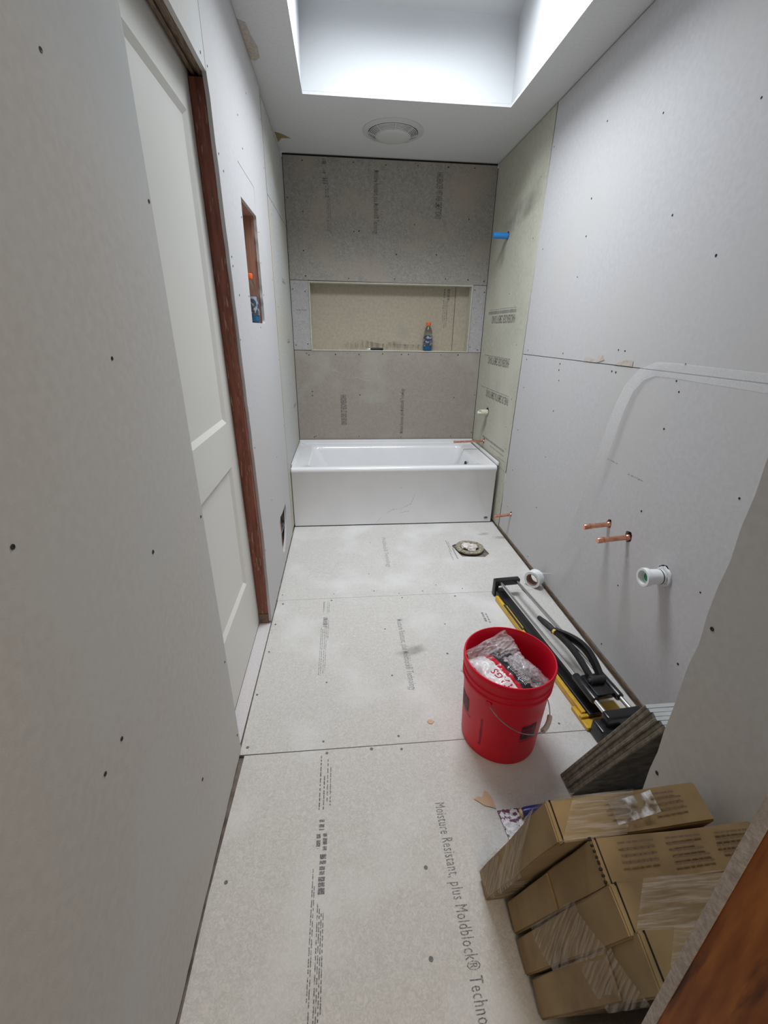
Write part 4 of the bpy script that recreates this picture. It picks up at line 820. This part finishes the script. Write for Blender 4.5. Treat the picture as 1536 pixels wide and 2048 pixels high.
# ------------------------------------------------------------------ cardboard tile boxes leaning on the doorway wall
specs = [((0.727, -2.372), 18.0, 2.0, 'cardboard tile box farthest from the doorway, film-wrapped end, torn tape on top'),
         ((0.778, -2.446), 17.4, 0.5, 'cardboard tile box with printed lines, behind the one with crossed film'),
         ((0.776, -2.519), 16.5, 0.0, 'film-wrapped cardboard tile box, third from the leaning tiles'),
         ((0.782, -2.590), 15.4, -0.5, 'cardboard tile box standing nearest to the doorway')]
BL, BT, BW = 0.600, 0.0620, 0.300
def carton(t, seed, top_print, wrap):
    rd = random.Random(seed)
    q = MB(); q.box((0, 0, 0), (BW, BT, BL)); bmesh.ops.subdivide_edges(q.bm, edges=q.bm.edges[:], cuts=5, use_grid_fill=True); 
    for v in q.bm.verts:
        v.co += Vector((noise.noise(v.co * 9 + Vector((seed, 0, 0))), noise.noise(v.co * 9 + Vector((0, seed, 0))) * 0.6, noise.noise(v.co * 9 + Vector((0, 0, seed))))) * 0.0035
    bmesh.ops.bevel(q.bm, geom=[e for e in q.bm.edges if len(e.link_faces) == 2 and e.calc_face_angle(0) > R(50)], offset=0.0025, segments=2, affect='EDGES')
    q.build('carton', 'cardboard', t, smooth=True, local=True)
    # flap seam round the left end and the folded flap edge on top
    q = MB(); q.box((0.0095, -0.0008, BL - 0.02), (0.0106, BT + 0.0005, BL + 0.0030)); q.build('flap_seam', 'dark_gap', t, local=True)
    q = MB()
    for cx in top_print:
        for k in range(rd.choice((4, 5))):
            l = rd.uniform(0.045, 0.065); x0 = cx - l / 2 + rd.uniform(-0.004, 0.004); y_ = 0.050 - k * 0.0085
            x = x0
            while x < x0 + l:
                e = x + rd.uniform(0.006, 0.014); q.poly([Vector((a, b, BL + 0.0046)) for a, b in ((x, y_), (e, y_), (e, y_ + 0.0030), (x, y_ + 0.0030))]); x = e + 0.0015
    if top_print: q.build('printed_text', 'cardboard_print', t, local=True)['kind'] = 'stuff'
    # stretch film
    def film(z0, z1, tilt, xr, name='stretch_film'):
        q = MB(); e = 0.0058; n = 26
        def f(u, v):
            z = min(max(z0 + (z1 - z0) * v + tilt * (u - 0.4), 0.004), BL + 0.003)
            # path: back of end -> left end face -> front face ; u 0..1
            Lt = xr + BT + xr
            d = u * Lt
            if d < xr: p = Vector((xr - d, BT + e, z))
            elif d < xr + BT: p = Vector((-e, BT - (d - xr), z))
            else: p = Vector((d - xr - BT, -e, z))
            return p + Vector((noise.noise(Vector((u * 20, v * 3, seed))), noise.noise(Vector((u * 9, v * 5, seed + 4))), 0)) * 0.0012
        q.grid(f, 40, n); q.build(name, 'stretch_film', t, smooth=True, local=True)
    for z0, z1, tilt, xr in wrap: film(z0, z1, tilt, xr)
for i, ((x, y), lean, yaw, lab) in enumerate(specs):
    t = thing('cardboard_box', lab, 'box', (x, y, 0.003), (R(lean), 0, R(yaw)), 'tile boxes leaning on the doorway wall')
    carton(t, i + 2, ([0.135, 0.225], [0.075, 0.155, 0.245], [0.2, 0.27], [0.12])[i],
           ([(0.03, 0.24, 0.12, 0.04), (0.30, 0.50, -0.55, 0.06)], [], [(0.10, 0.40, 0.75, 0.28)], [(0.30, 0.46, 0.65, 0.28)])[i])
    # film over the top face
    if i in (0, 2, 3):
        x0, x1 = ((0.03, 0.15), (0.03, 0.21), (0.03, 0.20))[(0, 2, 3).index(i)]
        q = MB(); q.grid(lambda u, v: Vector((x0 + (x1 - x0) * u + (v - 0.5) * 0.05, -0.001 + (BT + 0.002) * v, BL + 0.0052 + 0.0008 * noise.noise(Vector((u * 12, v * 6, i))))), 24, 8); q.build('film_strip', 'stretch_film', t, smooth=True, local=True)
    if i == 0:
        q = MB(); q.grid(lambda u, v: Vector((0.115 + 0.085 * u, 0.012 + 0.034 * v + 0.01 * u, BL + 0.0075 + 0.003 * abs(noise.noise(Vector((u * 5, v * 3, 5)))) + 0.006 * (u > 0.9) * u)), 20, 8); q.build('torn_tape', 'packing_tape', t, smooth=True, local=True, label='torn glossy tape end')
    if i in (1, 3):
        q = MB(); q.box((-0.0046, 0.003, 0.02), (0.0, BT - 0.003, (0.36, 0, 0.47)[i - 1])); q.bevel(0.001, 1); q.build('end_flap', 'cardboard', t, local=True)
    if i == 1:
        q = MB(); rd = random.Random(4)
        for k in range(8):
            yy = 0.004 + k * 0.0078; q.box((-0.0012 + rd.uniform(-0.001, 0.001), yy, BL - 0.001), (0.0030, yy + rd.uniform(0.003, 0.0055), BL + 0.0034))
        q.bevel(0.0006, 1); q.build('torn_flap_edge', 'dark_gap', t, local=True, label='ragged dark perforated edge')

# ------------------------------------------------------------------ putty knife and scraps on the floor
pk = thing('putty_knife', 'plaster-caked putty knife with a blue handle poking out from the boxes', 'putty knife', (0.88, -2.17, 0))
q = MB(); q.poly([Vector(p) for p in ((0.834, -2.149, 0.004), (0.905, -2.150, 0.007), (0.905, -2.190, 0.007), (0.868, -2.232, 0.005), (0.843, -2.245, 0.004))], (0, 0, 1), 0.0012); q.build('blade', 'blade_steel', pk)
q = MB(); rs = random.Random(9)
def blob(u, v):
    x = 0.838 + 0.05 * u + 0.012 * v; y = -2.190 - 0.055 * v - 0.0 * u; return Vector((x, y, 0.0062 + max(0, 0.010 * noise.noise(Vector((u * 6, v * 6, 2)))) + 0.004 * math.sin(u * 3.1) * math.sin(v * 3.1)))
q.grid(blob, 14, 14); q.build('dried_plaster', 'plaster', pk, smooth=True)
q = MB(); q.tube([(0.905, -2.170, 0.014), (0.915, -2.1695, 0.016), (0.94, -2.168, 0.017), (0.98, -2.166, 0.016), (1.02, -2.164, 0.015), (1.028, -2.1636, 0.014)], [0.012, 0.0145, 0.015, 0.0155, 0.0145, 0.008], seg=18); q.build('handle', 'knife_blue', pk, smooth=True)
q = MB(); q.tube([(0.898, -2.1703, 0.013), (0.9048, -2.170, 0.014)], [0.0105, 0.0125], seg=16); q.build('ferrule', 'knife_yellow', pk, smooth=True)
q = MB(); q.poly([Vector((x, y, z)) for x, y, z in ((0.773, -2.108, 0.002), (0.786, -2.103, 0.004), (0.800, -2.106, 0.003), (0.812, -2.087, 0.006), (0.820, -2.090, 0.005), (0.830, -2.106, 0.003), (0.834, -2.143, 0.001), (0.818, -2.136, 0.002), (0.800, -2.131, 0.001), (0.788, -2.120, 0.002))], (0, 0, 1), 0.0014)
tag(q.build('cardboard_scrap', 'cardboard_scrap'), 'torn tan cardboard scrap on the floor beside the putty knife', 'scrap')
q = MB(); q.poly([Vector((x, y, 0.0006)) for x, y in ((0.677, -1.803), (0.685, -1.795), (0.698, -1.797), (0.704, -1.806), (0.694, -1.816), (0.683, -1.813))], (0, 0, 1), 0.002)
tag(q.build('paper_chip', 'cardboard_scrap'), 'tiny tan chip on the open floor left of the bucket', 'scrap')

# ------------------------------------------------------------------ drink bottles and the marker
def bottle(label, loc, drink):
    t = thing('drink_bottle', label, 'bottle', loc, (0, 0, R(35)))
    q = MB(); q.lathe([(0.0005, 0.002), (0.028, 0.001), (0.0345, 0.006), (0.0360, 0.014), (0.0360, 0.045), (0.0340, 0.052), (0.0345, 0.058), (0.0360, 0.064), (0.0360, 0.112), (0.0335, 0.120), (0.0355, 0.128), (0.0330, 0.148), (0.0250, 0.170), (0.0165, 0.186), (0.0150, 0.192), (0.0150, 0.200)], seg=36)
    q.build('plastic_body', 'clear_plastic', t, smooth=True, local=True)
    q = MB(); q.lathe([(0.0005, 0.0045), (0.027, 0.004), (0.0325, 0.008), (0.0340, 0.015), (0.0340, 0.045), (0.0325, 0.052), (0.033, drink), (0.0005, drink)], seg=32); q.build('blue_drink', 'blue_drink', t, smooth=True, local=True)
    q = MB(); q.lathe([(0.0363, 0.036), (0.0366, 0.036), (0.0366, 0.118), (0.0363, 0.118)], seg=36, cap0=False); q.build('label_band', 'bottle_label', t, smooth=True, local=True)
    q = MB(); q.lathe([(0.0005, 0.218), (0.0185, 0.218), (0.0195, 0.215), (0.0195, 0.196), (0.0185, 0.194), (0.0152, 0.194)], seg=28); q.build('cap', 'orange_cap', t, smooth=True, local=True)
    return t
bottle('orange-capped bottle of blue drink standing in the wide tub niche', (1.100, 0.818, 1.2226), 0.058)
bottle('orange-capped drink bottle inside the narrow niche cut between wooden studs', (-0.052, -0.607, 1.398), 0.060)
mk = thing('utility_tool', 'small black-handled tool lying on the sill of the wide tub niche', 'tool', (0.65, 0.80, 1.2226))
q = MB(); q.tube([(0.620, 0.800, 1.232), (0.632, 0.801, 1.233), (0.690, 0.803, 1.2335), (0.722, 0.804, 1.232), (0.728, 0.804, 1.231)], [0.006, 0.0095, 0.0095, 0.009, 0.005], seg=14); q.build('grip', 'black_rubber', mk, smooth=True)
q = MB(); q.tube([(0.574, 0.799, 1.2265), (0.590, 0.799, 1.229), (0.620, 0.800, 1.232)], [0.0015, 0.004, 0.0055], seg=12); q.build('tip', 'chrome', mk, smooth=True)
